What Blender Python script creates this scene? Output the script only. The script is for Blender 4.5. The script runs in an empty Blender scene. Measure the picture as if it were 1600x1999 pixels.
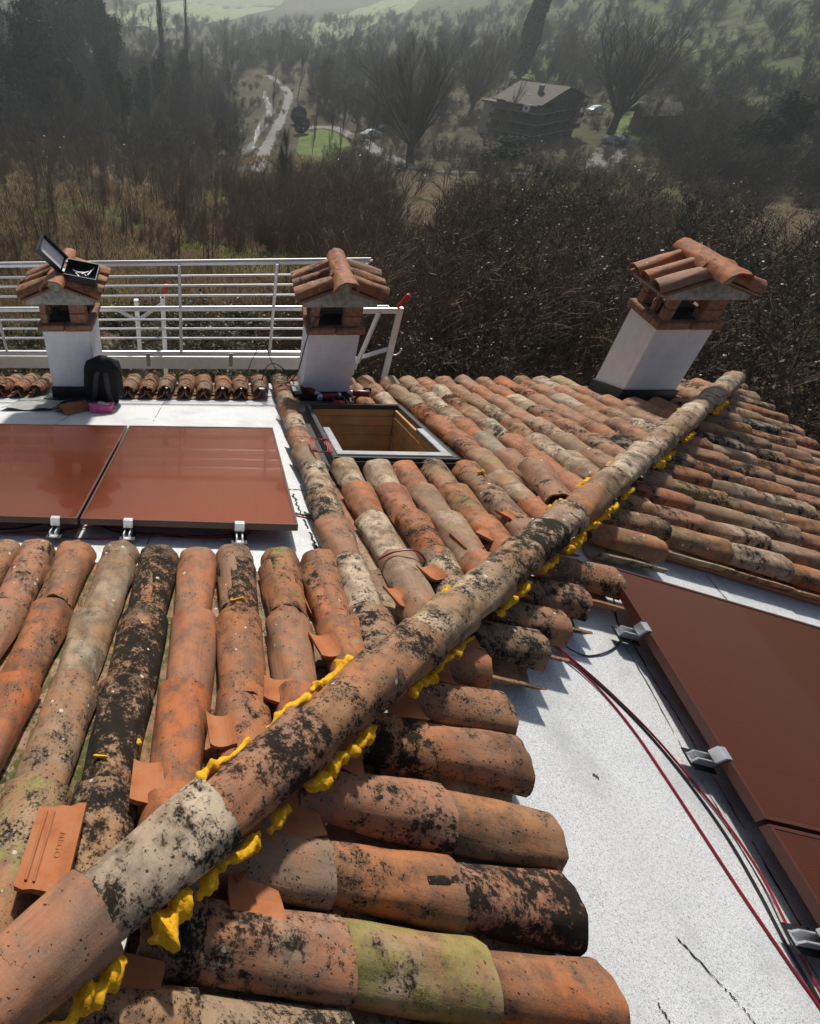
import bpy, bmesh, math, random
import numpy as np
from mathutils import Vector, Matrix
from math import radians as rad, sin, cos, pi, sqrt

S = bpy.context.scene
COL = S.collection
random.seed(4)
RNG = np.random.default_rng(11)

# ------------------------------------------------------------------ camera
CP = Vector((0.25596, -0.27629, 1.61234))
FW = Vector((-0.091954, 0.734906, -0.671906))
RT = Vector((0.995425, 0.085434, -0.042784))
UP = Vector((-0.025962, 0.672766, 0.739400))
camd = bpy.data.cameras.new('camera')
cam = bpy.data.objects.new('camera', camd)
COL.objects.link(cam)
cam.matrix_world = Matrix(((RT.x, UP.x, -FW.x, CP.x), (RT.y, UP.y, -FW.y, CP.y), (RT.z, UP.z, -FW.z, CP.z), (0, 0, 0, 1)))
camd.sensor_fit = 'VERTICAL'
camd.sensor_height = 36
camd.lens = 1153.37 / 1999 * 36
camd.shift_x = (800 - 319.0) / 1999
camd.shift_y = -(999.5 - 981.05) / 1999
camd.clip_start = 0.05
camd.clip_end = 4000
S.camera = cam

# ------------------------------------------------------------------ sky, sun, exposure
SUN_EL, SUN_AZ = rad(42), rad(5)          # azimuth clockwise from +Y
W = bpy.data.worlds.new('World')
S.world = W
W.use_nodes = True
wn = W.node_tree.nodes
sky = wn.new('ShaderNodeTexSky')
sky.sky_type = 'NISHITA'
sky.sun_disc = False
sky.sun_elevation = SUN_EL
sky.sun_rotation = SUN_AZ
sky.air_density = 1.0
sky.dust_density = 2.5
W.node_tree.links.new(sky.outputs[0], wn['Background'].inputs[0])
wn['Background'].inputs[1].default_value = 0.072
sund = bpy.data.lights.new('sun', 'SUN')
sund.energy = 5.0
sund.angle = rad(3.0)
sund.color = (1.0, 0.945, 0.86)
sun = bpy.data.objects.new('sun', sund)
COL.objects.link(sun)
sd = Vector((sin(SUN_AZ) * cos(SUN_EL), cos(SUN_AZ) * cos(SUN_EL), sin(SUN_EL)))
sun.rotation_euler = sd.to_track_quat('Z', 'Y').to_euler()
sun.location = (0, 0, 30)
S.view_settings.view_transform = 'Standard'
S.view_settings.look = 'None'
S.view_settings.gamma = 1.0
S.view_settings.use_curve_mapping = False
S.view_settings.exposure = 0.0
S.cycles.max_bounces = 6
S.cycles.volume_bounces = 0

# ------------------------------------------------------------------ helpers
def link(o, parent=None):
    COL.objects.link(o)
    if parent is not None:
        o.parent = parent
        o.matrix_parent_inverse = wmat(parent).inverted()
    return o

def wmat(o):
    if o.parent is None:
        return o.matrix_basis.copy()
    return wmat(o.parent) @ o.matrix_parent_inverse @ o.matrix_basis

def tag(o, label=None, cat=None, group=None, kind=None):
    if label: o['label'] = label
    if cat: o['category'] = cat
    if group: o['group'] = group
    if kind: o['kind'] = kind
    return o

def empty(name, loc, label=None, cat=None, group=None):
    o = bpy.data.objects.new(name, None)
    o.empty_display_size = 0.1
    COL.objects.link(o)
    o.location = loc
    return tag(o, label, cat, group)

def mesh_np(name, V, F, mat=None, smooth=False):
    """V (n,3) array, F (m,k) int array of equal-sized faces"""
    me = bpy.data.meshes.new(name)
    V = np.asarray(V, np.float32); F = np.asarray(F, np.int32)
    m, k = F.shape
    me.vertices.add(len(V)); me.vertices.foreach_set('co', V.ravel())
    me.loops.add(m * k); me.loops.foreach_set('vertex_index', F.ravel())
    me.polygons.add(m)
    me.polygons.foreach_set('loop_start', np.arange(0, m * k, k, dtype=np.int32))
    me.polygons.foreach_set('use_smooth', np.full(m, smooth, dtype=bool))
    me.update(calc_edges=True)
    if mat: me.materials.append(mat)
    return me

class MB:
    def __init__(s): s.v = []; s.f = []
    def add(s, vs, fs):
        b = len(s.v)
        s.v += [tuple(v) for v in vs]
        s.f += [tuple(i + b for i in f) for f in fs]
        return s
    def box(s, c, size, M=None):
        x, y, z = size[0] / 2, size[1] / 2, size[2] / 2
        vs = [Vector((c[0] + a * x, c[1] + b * y, c[2] + d * z)) for d in (-1, 1) for b in (-1, 1) for a in (-1, 1)]
        if M: vs = [M @ v for v in vs]
        return s.add(vs, [(0, 2, 3, 1), (4, 5, 7, 6), (0, 1, 5, 4), (2, 6, 7, 3), (0, 4, 6, 2), (1, 3, 7, 5)])
    def hexa(s, p):      # 8 points, bottom loop then top loop
        return s.add(p, [(3, 2, 1, 0), (4, 5, 6, 7), (0, 1, 5, 4), (1, 2, 6, 5), (2, 3, 7, 6), (3, 0, 4, 7)])
    def prism(s, poly, h0, h1, f):   # poly of (a,b); f(a,b,h) -> point
        n = len(poly)
        vs = [f(a, b, h0) for a, b in poly] + [f(a, b, h1) for a, b in poly]
        fs = [tuple(range(n - 1, -1, -1)), tuple(range(n, 2 * n))] + [(i, (i + 1) % n, n + (i + 1) % n, n + i) for i in range(n)]
        return s.add(vs, fs)
    def tube(s, pts, r, n=6, cap=True):
        pts = [Vector(p) for p in pts]
        rr = r if isinstance(r, (list, tuple)) else [r] * len(pts)
        vs = []
        t0 = None
        for i, p in enumerate(pts):
            t = (pts[min(i + 1, len(pts) - 1)] - pts[max(i - 1, 0)])
            t = t.normalized() if t.length > 1e-9 else Vector((0, 0, 1))
            if t0 is None:
                a = Vector((0, 0, 1)) if abs(t.z) < .9 else Vector((1, 0, 0))
                u = t.cross(a).normalized()
            else:
                u = (u - t * u.dot(t)).normalized()
            t0 = t
            w = t.cross(u)
            for k in range(n):
                a = 2 * pi * k / n
                vs.append(p + (u * cos(a) + w * sin(a)) * rr[i])
        fs = []
        for i in range(len(pts) - 1):
            for k in range(n):
                fs.append((i * n + k, i * n + (k + 1) % n, (i + 1) * n + (k + 1) % n, (i + 1) * n + k))
        if cap:
            fs.append(tuple(range(n - 1, -1, -1)))
            e = (len(pts) - 1) * n
            fs.append(tuple(range(e, e + n)))
        return s.add(vs, fs)
    def mesh(s, name, mat, smooth=False, sharp=40, bevel=0):
        me = bpy.data.meshes.new(name)
        me.from_pydata([tuple(v) for v in s.v], [], s.f)
        if bevel:
            bm = bmesh.new(); bm.from_mesh(me)
            es = [e for e in bm.edges if len(e.link_faces) == 2 and e.calc_face_angle(0) > .5]
            bmesh.ops.bevel(bm, geom=es, offset=bevel, segments=2, affect='EDGES', clamp_overlap=True)
            bm.to_mesh(me); bm.free()
        me.update()
        if smooth:
            me.polygons.foreach_set('use_smooth', [True] * len(me.polygons))
            me.set_sharp_from_angle(angle=rad(sharp))
        if mat: me.materials.append(mat)
        return me
    def build(s, name, mat, parent=None, smooth=False, sharp=40, bevel=0, loc=None, M=None):
        o = bpy.data.objects.new(name, s.mesh(name, mat, smooth, sharp, bevel))
        if M is not None: o.matrix_basis = M
        elif loc is not None: o.location = loc
        return link(o, parent)

def inst(name, me, M, parent=None, color=None):
    o = bpy.data.objects.new(name, me)
    o.matrix_basis = M
    if color: o.color = color
    return link(o, parent)

def copy_tree(o, M=None, parent=None):
    c = o.copy(); COL.objects.link(c)
    if parent is not None: c.parent = parent
    if M is not None: c.matrix_basis = M
    for ch in list(o.children): copy_tree(ch, None, c)
    return c

def smooth_path(pts, n=8):
    """Catmull-Rom through pts"""
    P = [Vector(p) for p in pts]
    out = []
    for i in range(len(P) - 1):
        a, b, c, d = P[max(i - 1, 0)], P[i], P[i + 1], P[min(i + 2, len(P) - 1)]
        for k in range(n):
            t = k / n
            out.append(.5 * ((2 * b) + (c - a) * t + (2 * a - 5 * b + 4 * c - d) * t * t + (3 * b - a - 3 * c + d) * t ** 3))
    out.append(P[-1])
    return out

# ------------------------------------------------------------------ materials
class NT:
    def __init__(s, name):
        s.m = bpy.data.materials.new(name); s.m.use_nodes = True
        s.t = s.m.node_tree; s.n = s.t.nodes; s.b = s.n['Principled BSDF']
        s.tc = None
    def L(s, a, b): s.t.links.new(a, b)
    def sock(s, i, v):
        if isinstance(v, bpy.types.NodeSocket): s.L(v, i)
        else: i.default_value = v
    def math(s, op, a, b=0.0, c=0.0, clamp=False):
        n = s.n.new('ShaderNodeMath'); n.operation = op; n.use_clamp = clamp
        for i, v in enumerate((a, b, c)): s.sock(n.inputs[i], v)
        return n.outputs[0]
    def vmath(s, op, a, b):
        n = s.n.new('ShaderNodeVectorMath'); n.operation = op
        s.sock(n.inputs[0], a); s.sock(n.inputs[1], b)
        return n.outputs[0]
    def noise(s, vec, scale, detail=3, rough=.55, dist=0):
        n = s.n.new('ShaderNodeTexNoise'); s.L(vec, n.inputs['Vector'])
        n.inputs['Scale'].default_value = scale; n.inputs['Detail'].default_value = detail
        n.inputs['Roughness'].default_value = rough; n.inputs['Distortion'].default_value = dist
        return n.outputs['Fac']
    def voro(s, vec, scale, rnd=1.0):
        n = s.n.new('ShaderNodeTexVoronoi'); s.L(vec, n.inputs['Vector'])
        n.inputs['Scale'].default_value = scale; n.inputs['Randomness'].default_value = rnd
        return n.outputs['Distance'], n.outputs['Color']
    def ss(s, v, lo, hi):       # smoothstep
        n = s.n.new('ShaderNodeMapRange'); n.interpolation_type = 'SMOOTHSTEP'
        s.sock(n.inputs['Value'], v); s.sock(n.inputs['From Min'], lo); s.sock(n.inputs['From Max'], hi)
        return n.outputs[0]
    def mix(s, f, a, b):
        n = s.n.new('ShaderNodeMix'); n.data_type = 'RGBA'
        s.sock(n.inputs[0], f)
        for i, v in ((6, a), (7, b)):
            s.sock(n.inputs[i], v if isinstance(v, bpy.types.NodeSocket) else (*v, 1))
        return n.outputs[2]
    def ramp(s, f, stops):
        n = s.n.new('ShaderNodeValToRGB'); s.sock(n.inputs[0], f)
        e = n.color_ramp.elements
        while len(e) < len(stops): e.new(.5)
        for i, (p, c) in enumerate(stops):
            e[i].position = p; e[i].color = (*c, 1)
        return n.outputs[0]
    def obj(s):
        if s.tc is None: s.tc = s.n.new('ShaderNodeTexCoord')
        return s.tc.outputs['Object']
    def pos(s):
        return s.n.new('ShaderNodeNewGeometry').outputs['Position']
    def mapping(s, vec, scale=(1, 1, 1), rot=(0, 0, 0)):
        n = s.n.new('ShaderNodeMapping'); s.L(vec, n.inputs[0])
        n.inputs['Scale'].default_value = scale; n.inputs['Rotation'].default_value = rot
        return n.outputs[0]
    def info(s): return s.n.new('ShaderNodeObjectInfo')
    def sep(s, c):
        n = s.n.new('ShaderNodeSeparateColor'); s.L(c, n.inputs[0]); return n.outputs
    def sepv(s, c):
        n = s.n.new('ShaderNodeSeparateXYZ'); s.L(c, n.inputs[0]); return n.outputs
    def bump(s, h, strength=.4, dist=.004):
        n = s.n.new('ShaderNodeBump'); n.inputs['Strength'].default_value = strength
        n.inputs['Distance'].default_value = dist
        s.L(h, n.inputs['Height']); s.L(n.outputs[0], s.b.inputs['Normal'])
    def out(s, col, rough=.7, metal=0.0, spec=.5, coat=0):
        s.sock(s.b.inputs['Base Color'], col if isinstance(col, bpy.types.NodeSocket) else (*col, 1))
        s.sock(s.b.inputs['Roughness'], rough); s.sock(s.b.inputs['Metallic'], metal)
        s.b.inputs['Specular IOR Level'].default_value = spec
        s.b.inputs['Coat Weight'].default_value = coat
        return s.m

def mat_tile(name, moss=0.0):
    t = NT(name)
    inf = t.info()
    tone, soot, white = t.sep(inf.outputs['Color'])[:3]
    off = t.math('MULTIPLY', inf.outputs['Random'], 57.0)
    v = t.vmath('ADD', t.obj(), off)
    n5 = t.noise(v, 6, 3)
    n14 = t.noise(v, 17, 4, .6)
    n60 = t.noise(v, 60, 4, .65)
    n200 = t.noise(v, 210, 3, .6)
    # clay colour
    tt = t.math('ADD', tone, t.math('MULTIPLY', t.math('SUBTRACT', n5, .5), .75))
    base = t.ramp(tt, [(0.0, (.41, .108, .027)), (.3, (.37, .124, .042)), (.5, (.335, .146, .060)), (.72, (.29, .176, .090)), (1.0, (.56, .46, .33))])
    base = t.mix(t.math('MULTIPLY', t.ss(n14, .40, .66), .68), base, (.085, .058, .040))
    base = t.mix(t.math('MULTIPLY', t.ss(t.noise(v, 3.2, 2), .42, .7), .5), base, (.125, .095, .068))
    base = t.mix(t.math('MULTIPLY', t.ss(n200, .40, .8), .30), base, (.45, .28, .17))
    rnd2 = t.math('FRACT', t.math('MULTIPLY', inf.outputs['Random'], 7.31)); rnd3 = t.math('FRACT', t.math('MULTIPLY', inf.outputs['Random'], 23.7))
    base = t.mix(t.math('MULTIPLY', t.ss(rnd2, .5, 1.0), .38), base, t.mix(n60, (.25, .125, .085), (.36, .22, .165)))
    base = t.mix(t.math('MULTIPLY', t.ss(rnd3, .68, 1.0), .42), base, t.mix(n14, (.15, .125, .09), (.31, .265, .20)))
    # longitudinal scratches of the clay
    st = t.noise(t.mapping(v, (90, 6, 90)), 1, 3, .6)
    base = t.mix(t.math('MULTIPLY', t.ss(st, .5, .75), .28), base, (.10, .06, .04))
    base = t.mix(t.math('MULTIPLY', t.ss(t.noise(v, 4.3, 5, .7), .50, .68), t.math('ADD', .25, t.math('MULTIPLY', soot, .6))), base, (.040, .030, .022))
    # pale dry lichen film
    base = t.mix(t.math('MULTIPLY', t.ss(t.noise(v, 15, 6, .75), t.math('SUBTRACT', .66, t.math('MULTIPLY', white, .13)), .70), .62), base, (.235, .215, .145))
    film = t.math('MULTIPLY', t.ss(t.noise(v, 11, 5, .7), t.math('SUBTRACT', .74, t.math('MULTIPLY', white, .3)), .8), .6)
    base = t.mix(film, base, (.36, .32, .24))
    # black lichen: specks that gather into crusts
    cl = t.math('ADD', t.math('MULTIPLY', n5, .5), t.math('MULTIPLY', n14, .5))
    cov = t.math('ADD', t.math('MULTIPLY', t.math('SUBTRACT', cl, .5), 2.3), t.math('SUBTRACT', t.math('MULTIPLY', soot, .80), .04))
    fine = t.math('ADD', t.math('MULTIPLY', t.noise(v, 115, 3, .7), .75), t.math('MULTIPLY', n60, .25))
    spk = t.math('ADD', t.math('MULTIPLY', fine, t.math('SUBTRACT', 1.0, t.math('MULTIPLY', rnd2, .8))), t.math('MULTIPLY', t.noise(v, 40, 5, .78), t.math('MULTIPLY', rnd2, .8)))
    spk = t.math('ADD', t.math('MULTIPLY', t.math('SUBTRACT', spk, .5), 2.4), .5)
    blk = t.ss(t.math('ADD', spk, cov), .96, 1.24)
    vd = t.vmath('ADD', v, t.math('MULTIPLY', t.noise(v, 70, 3, .7), .022))
    d1, c1 = t.voro(vd, 105)
    dots = t.math('MULTIPLY', t.ss(t.math('SUBTRACT', t.math('MULTIPLY', t.sep(c1)[1], .46), d1), 0, .12), t.math('GREATER_THAN', t.math('ADD', t.sep(c1)[0], t.math('MULTIPLY', cov, .9)), .90))
    blk = t.math('MAXIMUM', blk, t.math('MULTIPLY', dots, .9))
    # round black patches
    d2, c2 = t.voro(t.vmath('ADD', v, t.noise(v, 40, 2)), 7.5)
    pat = t.math('MULTIPLY', t.ss(t.math('SUBTRACT', .2, d2), 0, .09), t.math('GREATER_THAN', t.sep(c2)[0], .66))
    blk = t.math('MAXIMUM', blk, t.math('MULTIPLY', pat, .92))
    base = t.mix(t.math('MULTIPLY', blk, .96), base, t.mix(n200, (.004, .0035, .003), (.013, .011, .008)))
    # white lichen discs
    d3, c3 = t.voro(v, 27)
    s3 = t.sep(c3)
    disc = t.ss(t.math('SUBTRACT', t.math('MULTIPLY', s3[1], .26), d3), 0, .05)
    disc = t.math('MULTIPLY', disc, t.math('GREATER_THAN', t.math('ADD', s3[0], t.math('MULTIPLY', white, .28)), .98))
    base = t.mix(t.math('MULTIPLY', disc, .8), base, (.55, .54, .47))
    # yellow lichen and moss
    yq = t.math('MULTIPLY', t.math('SUBTRACT', 1.0, inf.outputs['Alpha']), .30)
    yl = t.ss(t.noise(v, 11, 5, .75), t.math('SUBTRACT', .70, yq), t.math('SUBTRACT', .76, t.math('MULTIPLY', yq, .7)))
    base = t.mix(t.math('MULTIPLY', yl, .7), base, t.mix(n60, (.11, .10, .025), (.34, .29, .08)))
    if moss:
        ms = t.ss(t.math('ADD', t.math('MULTIPLY', n14, .7), t.math('MULTIPLY', n60, .3)), .60 - .2 * moss, .70 - .15 * moss)
        base = t.mix(ms, base, t.mix(n60, (.022, .026, .006), (.115, .125, .022)))
    t.bump(t.math('ADD', t.math('MULTIPLY', n200, .35), t.math('ADD', t.math('MULTIPLY', st, .4), t.math('MULTIPLY', blk, .5))), .55, .0035)
    return t.out(base, t.math('ADD', .72, t.math('MULTIPLY', blk, .25)), spec=.25)

def mat_clean_clay():
    t = NT('fresh_clay'); v = t.vmath('ADD', t.obj(), t.math('MULTIPLY', t.info().outputs['Random'], 31.0))
    n = t.noise(v, 14, 4); g = t.noise(v, 160, 3)
    c = t.ramp(n, [(.25, (.26, .080, .030)), (.5, (.37, .130, .050)), (.75, (.38, .170, .080))])
    c = t.mix(t.math('MULTIPLY', t.ss(g, .5, .8), .3), c, (.2, .1, .06))
    t.bump(g, .3, .002)
    return t.out(c, .85, spec=.3)

def mat_membrane():
    t = NT('slate_chip_membrane'); v = t.pos()
    a = t.noise(v, 300, 2, .6); b = t.noise(v, 130, 3, .7); c = t.noise(v, 3.1, 5, .65); d = t.noise(v, 1.2, 3)
    col = t.ramp(t.math('ADD', t.math('MULTIPLY', a, .6), t.math('MULTIPLY', b, .4)), [(.33, (.10, .11, .12)), (.44, (.50, .515, .53)), (.55, (.69, .70, .71)), (.75, (.80, .81, .81))])
    col = t.mix(t.math('MULTIPLY', t.ss(c, .46, .74), .55), col, (.33, .34, .345))
    stn = t.ss(t.noise(v, 7.5, 6, .75), .70, .76)
    col = t.mix(t.math('MULTIPLY', stn, .5), col, (.16, .13, .10))
    col = t.mix(t.math('MULTIPLY', t.ss(d, .55, .7), .15), col, (.42, .40, .36))
    t.bump(t.math('ADD', a, b), .35, .003)
    return t.out(col, .62, spec=.45)

def mat_plain(name, col, rough=.6, metal=0.0, var=.25, scale=30, bump=0.0, spec=.5, coat=0):
    t = NT(name); v = t.obj()
    n = t.noise(v, scale, 4, .6); n2 = t.noise(v, scale * .17, 3)
    k = t.math('ADD', t.math('MULTIPLY', n, .6), t.math('MULTIPLY', n2, .4))
    lo = tuple(c * (1 - var) for c in col); hi = tuple(min(1, c * (1 + var)) for c in col)
    c = t.ramp(k, [(.3, lo), (.7, hi)])
    if bump: t.bump(n, bump, .003)
    return t.out(c, t.math('ADD', rough - .06, t.math('MULTIPLY', n2, .12)), metal, spec, coat)

def mat_panel():
    t = NT('terracotta_solar_glass'); v = t.obj(); x, y, z = t.sepv(v)
    w = t.math('ABSOLUTE', t.math('SUBTRACT', t.math('FRACT', t.math('MULTIPLY', x, 1 / .0105)), .5))
    w2 = t.math('ABSOLUTE', t.math('SUBTRACT', t.math('FRACT', t.math('MULTIPLY', y, 1 / .091)), .5))
    w3 = t.math('ABSOLUTE', t.math('SUBTRACT', t.math('FRACT', t.math('MULTIPLY', x, 1 / .182)), .5))
    c = t.mix(t.ss(w, .30, .46), (.29, .052, .007), (.17, .029, .004))
    c = t.mix(t.math('MULTIPLY', t.ss(w3, .485, .495), .4), c, (.12, .03, .01))
    c = t.mix(t.math('MULTIPLY', t.ss(w2, .485, .495), .25), c, (.07, .015, .006))
    du = t.noise(v, 5, 5, .7)
    c = t.mix(t.math('MULTIPLY', t.ss(du, .5, .8), .05), c, (.40, .30, .22))
    t.bump(w, .06, .001)
    t.b.inputs['Coat Roughness'].default_value = .035
    return t.out(c, t.math('ADD', .20, t.math('MULTIPLY', du, .10)), .90, .35, .25)

def mat_bark(name, a, b, scale=9):
    t = NT(name); v = t.pos()
    n = t.noise(v, scale, 4, .6)
    return t.out(t.ramp(n, [(.3, a), (.7, b)]), .9, spec=.2)

def mat_leaf(name, a, b, rough=.55, spec=.5, trans=0.0):
    t = NT(name); v = t.pos()
    n = t.noise(v, .55, 3); n2 = t.noise(v, 9, 2)
    k = t.math('ADD', t.math('MULTIPLY', n, .6), t.math('MULTIPLY', n2, .4))
    c = t.ramp(k, [(.35, a), (.65, b)])
    m = t.out(c, rough, spec=spec)
    if trans:
        tr = t.n.new('ShaderNodeBsdfTranslucent'); t.L(c, tr.inputs[0])
        mx = t.n.new('ShaderNodeMixShader'); mx.inputs[0].default_value = trans
        t.L(t.b.outputs[0], mx.inputs[1]); t.L(tr.outputs[0], mx.inputs[2])
        t.L(mx.outputs[0], t.n['Material Output'].inputs[0])
    return m

def mat_ground():
    t = NT('hillside_ground'); v = t.pos()
    n0 = t.noise(v, .035, 4, .6); n1 = t.noise(v, .22, 5, .65); n2 = t.noise(v, 1.7, 5, .7); n3 = t.noise(v, 9, 4, .7)
    dry = t.ramp(t.math('ADD', t.math('MULTIPLY', n1, .5), t.math('MULTIPLY', n2, .5)), [(.3, (.050, .035, .021)), (.5, (.115, .083, .050)), (.7, (.19, .142, .085))])
    grs = t.ramp(n2, [(.3, (.035, .045, .012)), (.7, (.13, .145, .04))])
    c = t.mix(t.ss(t.math('ADD', t.math('MULTIPLY', n0, .5), t.math('MULTIPLY', n1, .5)), .50, .60), dry, grs)
    c = t.mix(t.math('MULTIPLY', t.ss(n3, .45, .75), .5), c, (.03, .022, .014))
    litter = t.ramp(n1, [(.3, (.040, .033, .022)), (.5, (.072, .060, .036)), (.66, (.095, .092, .038)), (.8, (.13, .145, .05))])
    px_, py = t.sepv(v)[:2]
    litter = t.mix(t.math('MULTIPLY', t.ss(px_, 35.0, 100.0), t.ss(n1, .36, .62)), litter, (.085, .115, .032))
    c = t.mix(t.ss(t.math('ADD', py, t.math('MULTIPLY', n0, 30.0)), 80.0, 110.0), c, litter)
    t.bump(n3, .8, .15)
    return t.out(c, .95, spec=.1)

M = {}
M['tile'] = mat_tile('weathered_clay_tile')
M['pan'] = mat_tile('pan_clay_tile', .15)
M['mosspan'] = mat_tile('mossy_clay_tile', .75)
M['clay'] = mat_clean_clay()
M['membrane'] = mat_membrane()
M['panel'] = mat_panel()
M['pframe'] = mat_plain('panel_frame_brown', (.075, .020, .010), .38, .0, .15)
M['alu'] = mat_plain('aluminium', (.72, .73, .75), .36, .75, .1, 20)
M['white_metal'] = mat_plain('painted_rail', (.70, .71, .72), .4, .35, .1, 15)
M['zinc'] = mat_plain('grey_flashing', (.30, .31, .32), .45, .5, .3, 9, .1)
M['black_metal'] = mat_plain('black_flashing', (.022, .022, .024), .45, .0, .3, 20, .15)
M['plaster'] = mat_plain('white_plaster', (.80, .80, .81), .85, 0, .05, 12, .12, .2)
_t = NT('white_render'); _v = _t.obj()
_a = _t.noise(_t.mapping(_v, (22, 22, 1.6)), 1, 4, .6); _b = _t.noise(_v, 9, 5, .7); _g = _t.noise(_v, 120, 3)
_c = _t.ramp(_b, [(.3, (.70, .70, .70)), (.6, (.80, .80, .80))])
_c = _t.mix(_t.math('MULTIPLY', _t.ss(_a, .56, .75), .22), _c, (.42, .40, .37))
_t.bump(_g, .25, .004); M['plaster'] = _t.out(_c, .88, spec=.2)
M['concrete'] = mat_plain('mossy_concrete', (.30, .30, .27), .9, 0, .65, 22, .4, .2)
M['brick'] = mat_plain('chimney_brick', (.25, .135, .085), .9, 0, .6, 26, .4, .2)
M['dark'] = mat_plain('flue_soot', (.012, .011, .010), .95, 0, .3)
M['wood'] = mat_plain('pine_lining', (.58, .32, .115), .5, 0, .3, 7)
_t = NT('mounting_foam'); _v = _t.pos()
_a = _t.noise(_v, 130, 3, .7); _b = _t.noise(_v, 22, 4, .6)
_c = _t.ramp(_t.math('ADD', _t.math('MULTIPLY', _a, .45), _t.math('MULTIPLY', _b, .55)), [(.34, (.20, .080, .010)), (.43, (.56, .27, .010)), (.55, (.72, .40, .014)), (.7, (.78, .47, .03))])
_t.bump(_a, .7, .003); M['foam'] = _t.out(_c, .85, spec=.2)
M['red'] = mat_plain('red_cable', (.26, .012, .022), .45, 0, .2)
M['black'] = mat_plain('black_rubber', (.014, .014, .015), .5, 0, .3)
M['fabric'] = mat_plain('black_fabric', (.012, .012, .014), .85, 0, .4, 60, .4, .2)
M['redplastic'] = mat_plain('red_plastic', (.20, .012, .014), .35, 0, .2)
M['brightred'] = mat_plain('bright_red_plastic', (.45, .012, .02), .4, 0, .2)
M['steel'] = mat_plain('bare_steel', (.62, .63, .65), .28, .9, .1)
M['pink'] = mat_plain('pink_film', (.72, .13, .30), .4, 0, .25, 20, .4)
M['paper'] = mat_plain('white_paper', (.76, .72, .74), .8, 0, .12, 40)
M['case'] = mat_plain('black_case', (.012, .012, .014), .4, 0, .3)
M['bitumen'] = mat_plain('bitumen', (.015, .015, .016), .8, 0, .4)
M['felt'] = mat_plain('grey_felt', (.33, .34, .33), .9, 0, .3, 8, .3, .2)
M['wall'] = mat_plain('house_render', (.45, .38, .30), .9, 0, .15, 3, .1, .2)
M['ground'] = mat_ground()
M['bark'] = mat_bark('bare_bark', (.045, .034, .025), (.135, .108, .080))
M['bark_pale'] = mat_bark('pale_bark', (.085, .070, .055), (.20, .165, .125))
M['bark_brown'] = mat_bark('brown_twigs', (.10, .068, .043), (.26, .182, .115))
M['bark_thicket'] = mat_bark('thicket_twigs', (.045, .033, .022), (.135, .100, .068))
M['ever'] = mat_leaf('evergreen_leaf', (.010, .018, .009), (.038, .055, .028), .85, .1)
M['ivy'] = mat_leaf('dark_wood_leaf', (.014, .020, .013), (.045, .052, .034), .85, .1)
M['brown_leaf'] = mat_leaf('withered_leaf', (.045, .032, .021), (.19, .14, .092), .45, .5, .35)
M['pale_leaf'] = mat_leaf('dry_pale_leaf', (.10, .08, .06), (.42, .38, .33), .5, .5, .3)
M['olive_leaf'] = mat_leaf('bramble_leaf', (.016, .018, .007), (.10, .10, .038), .5, .4, .4)
M['dry_grass'] = mat_leaf('dry_grass', (.10, .072, .042), (.27, .198, .115), .8, .2, .5)
M['green_grass'] = mat_leaf('green_grass', (.06, .075, .016), (.20, .22, .05), .8, .2, .5)
M['lawn'] = mat_leaf('lawn', (.055, .085, .016), (.13, .165, .035), .9, .1)
M['road'] = mat_plain('gravel_lane', (.14, .132, .122), .85, 0, .45, .8, .2, .3)
M['field'] = mat_leaf('far_field', (.12, .15, .06), (.26, .28, .16), .9, .1)
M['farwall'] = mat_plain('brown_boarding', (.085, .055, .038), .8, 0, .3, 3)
M['farroof'] = mat_plain('far_roof', (.060, .043, .033), .85, 0, .45, 4)
M['slab'] = mat_plain('balcony_slab', (.24, .22, .20), .85, 0, .2, 3)
M['glass'] = mat_plain('dark_glass', (.02, .022, .025), .08, 0, .2)
M['carpaint'] = mat_plain('white_car_paint', (.5, .51, .52), .25, 0, .05)
M['tyre'] = mat_plain('tyre', (.02, .02, .02), .8)
_t = NT('stream_water'); _n = _t.noise(_t.pos(), 2.2, 4)
_t.bump(_n, 1.0, .6); M['water'] = _t.out((.05, .055, .05), .10, spec=1.0)

# ------------------------------------------------------------------ terrain
C2 = np.array([CP.x, CP.y])
def hash_noise(x, y, s, seed=0):
    return (np.sin(x / s * 1.3 + seed) * np.cos(y / s * 1.7 + seed * 2.1) + .5 * np.sin(x / s * 2.9 + y / s * 2.3 + seed * .7) + .35 * np.cos(x / s * 5.1 - y / s * 4.3 + seed)) / 1.85

def axis_x(y):
    return 5 + .035 * (y - 95) + 4.0 * np.sin((y - 95) / 38.0) * np.clip((y - 90) / 60, 0, 1)

def G(x, y):
    x = np.asarray(x, float); y = np.asarray(y, float)
    dx, dy = x - C2[0], y - C2[1]
    d = np.hypot(dx, dy) + 1e-6
    az = np.degrees(np.arctan2(dx, dy))
    fwd = np.clip(dy / d + .25, -.6, 1)
    sl = .13 + .03 * np.clip((az + 12) / 6, 0, 1)
    zh = -6.3 - sl * np.maximum(0, d - 9) * fwd
    lat = x - axis_x(np.clip(y, 60, 400))
    zf = -20 + .20 * np.maximum(0, -lat - 20) + .17 * np.maximum(0, lat - 78) + .16 * np.maximum(0, y - 640)
    zf = zf - .016 * np.clip(y - 150, 0, 650)
    zf = np.minimum(zf, 60)
    k = 1.6
    z = k * np.logaddexp(zh / k, zf / k)
    z = z + hash_noise(x, y, 9, 1) * .35 * np.clip((d - 9) / 20, 0, 1) + hash_noise(x, y, 40, 3) * 1.0 * np.clip((d - 120) / 100, 0, 1)
    return z

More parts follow.
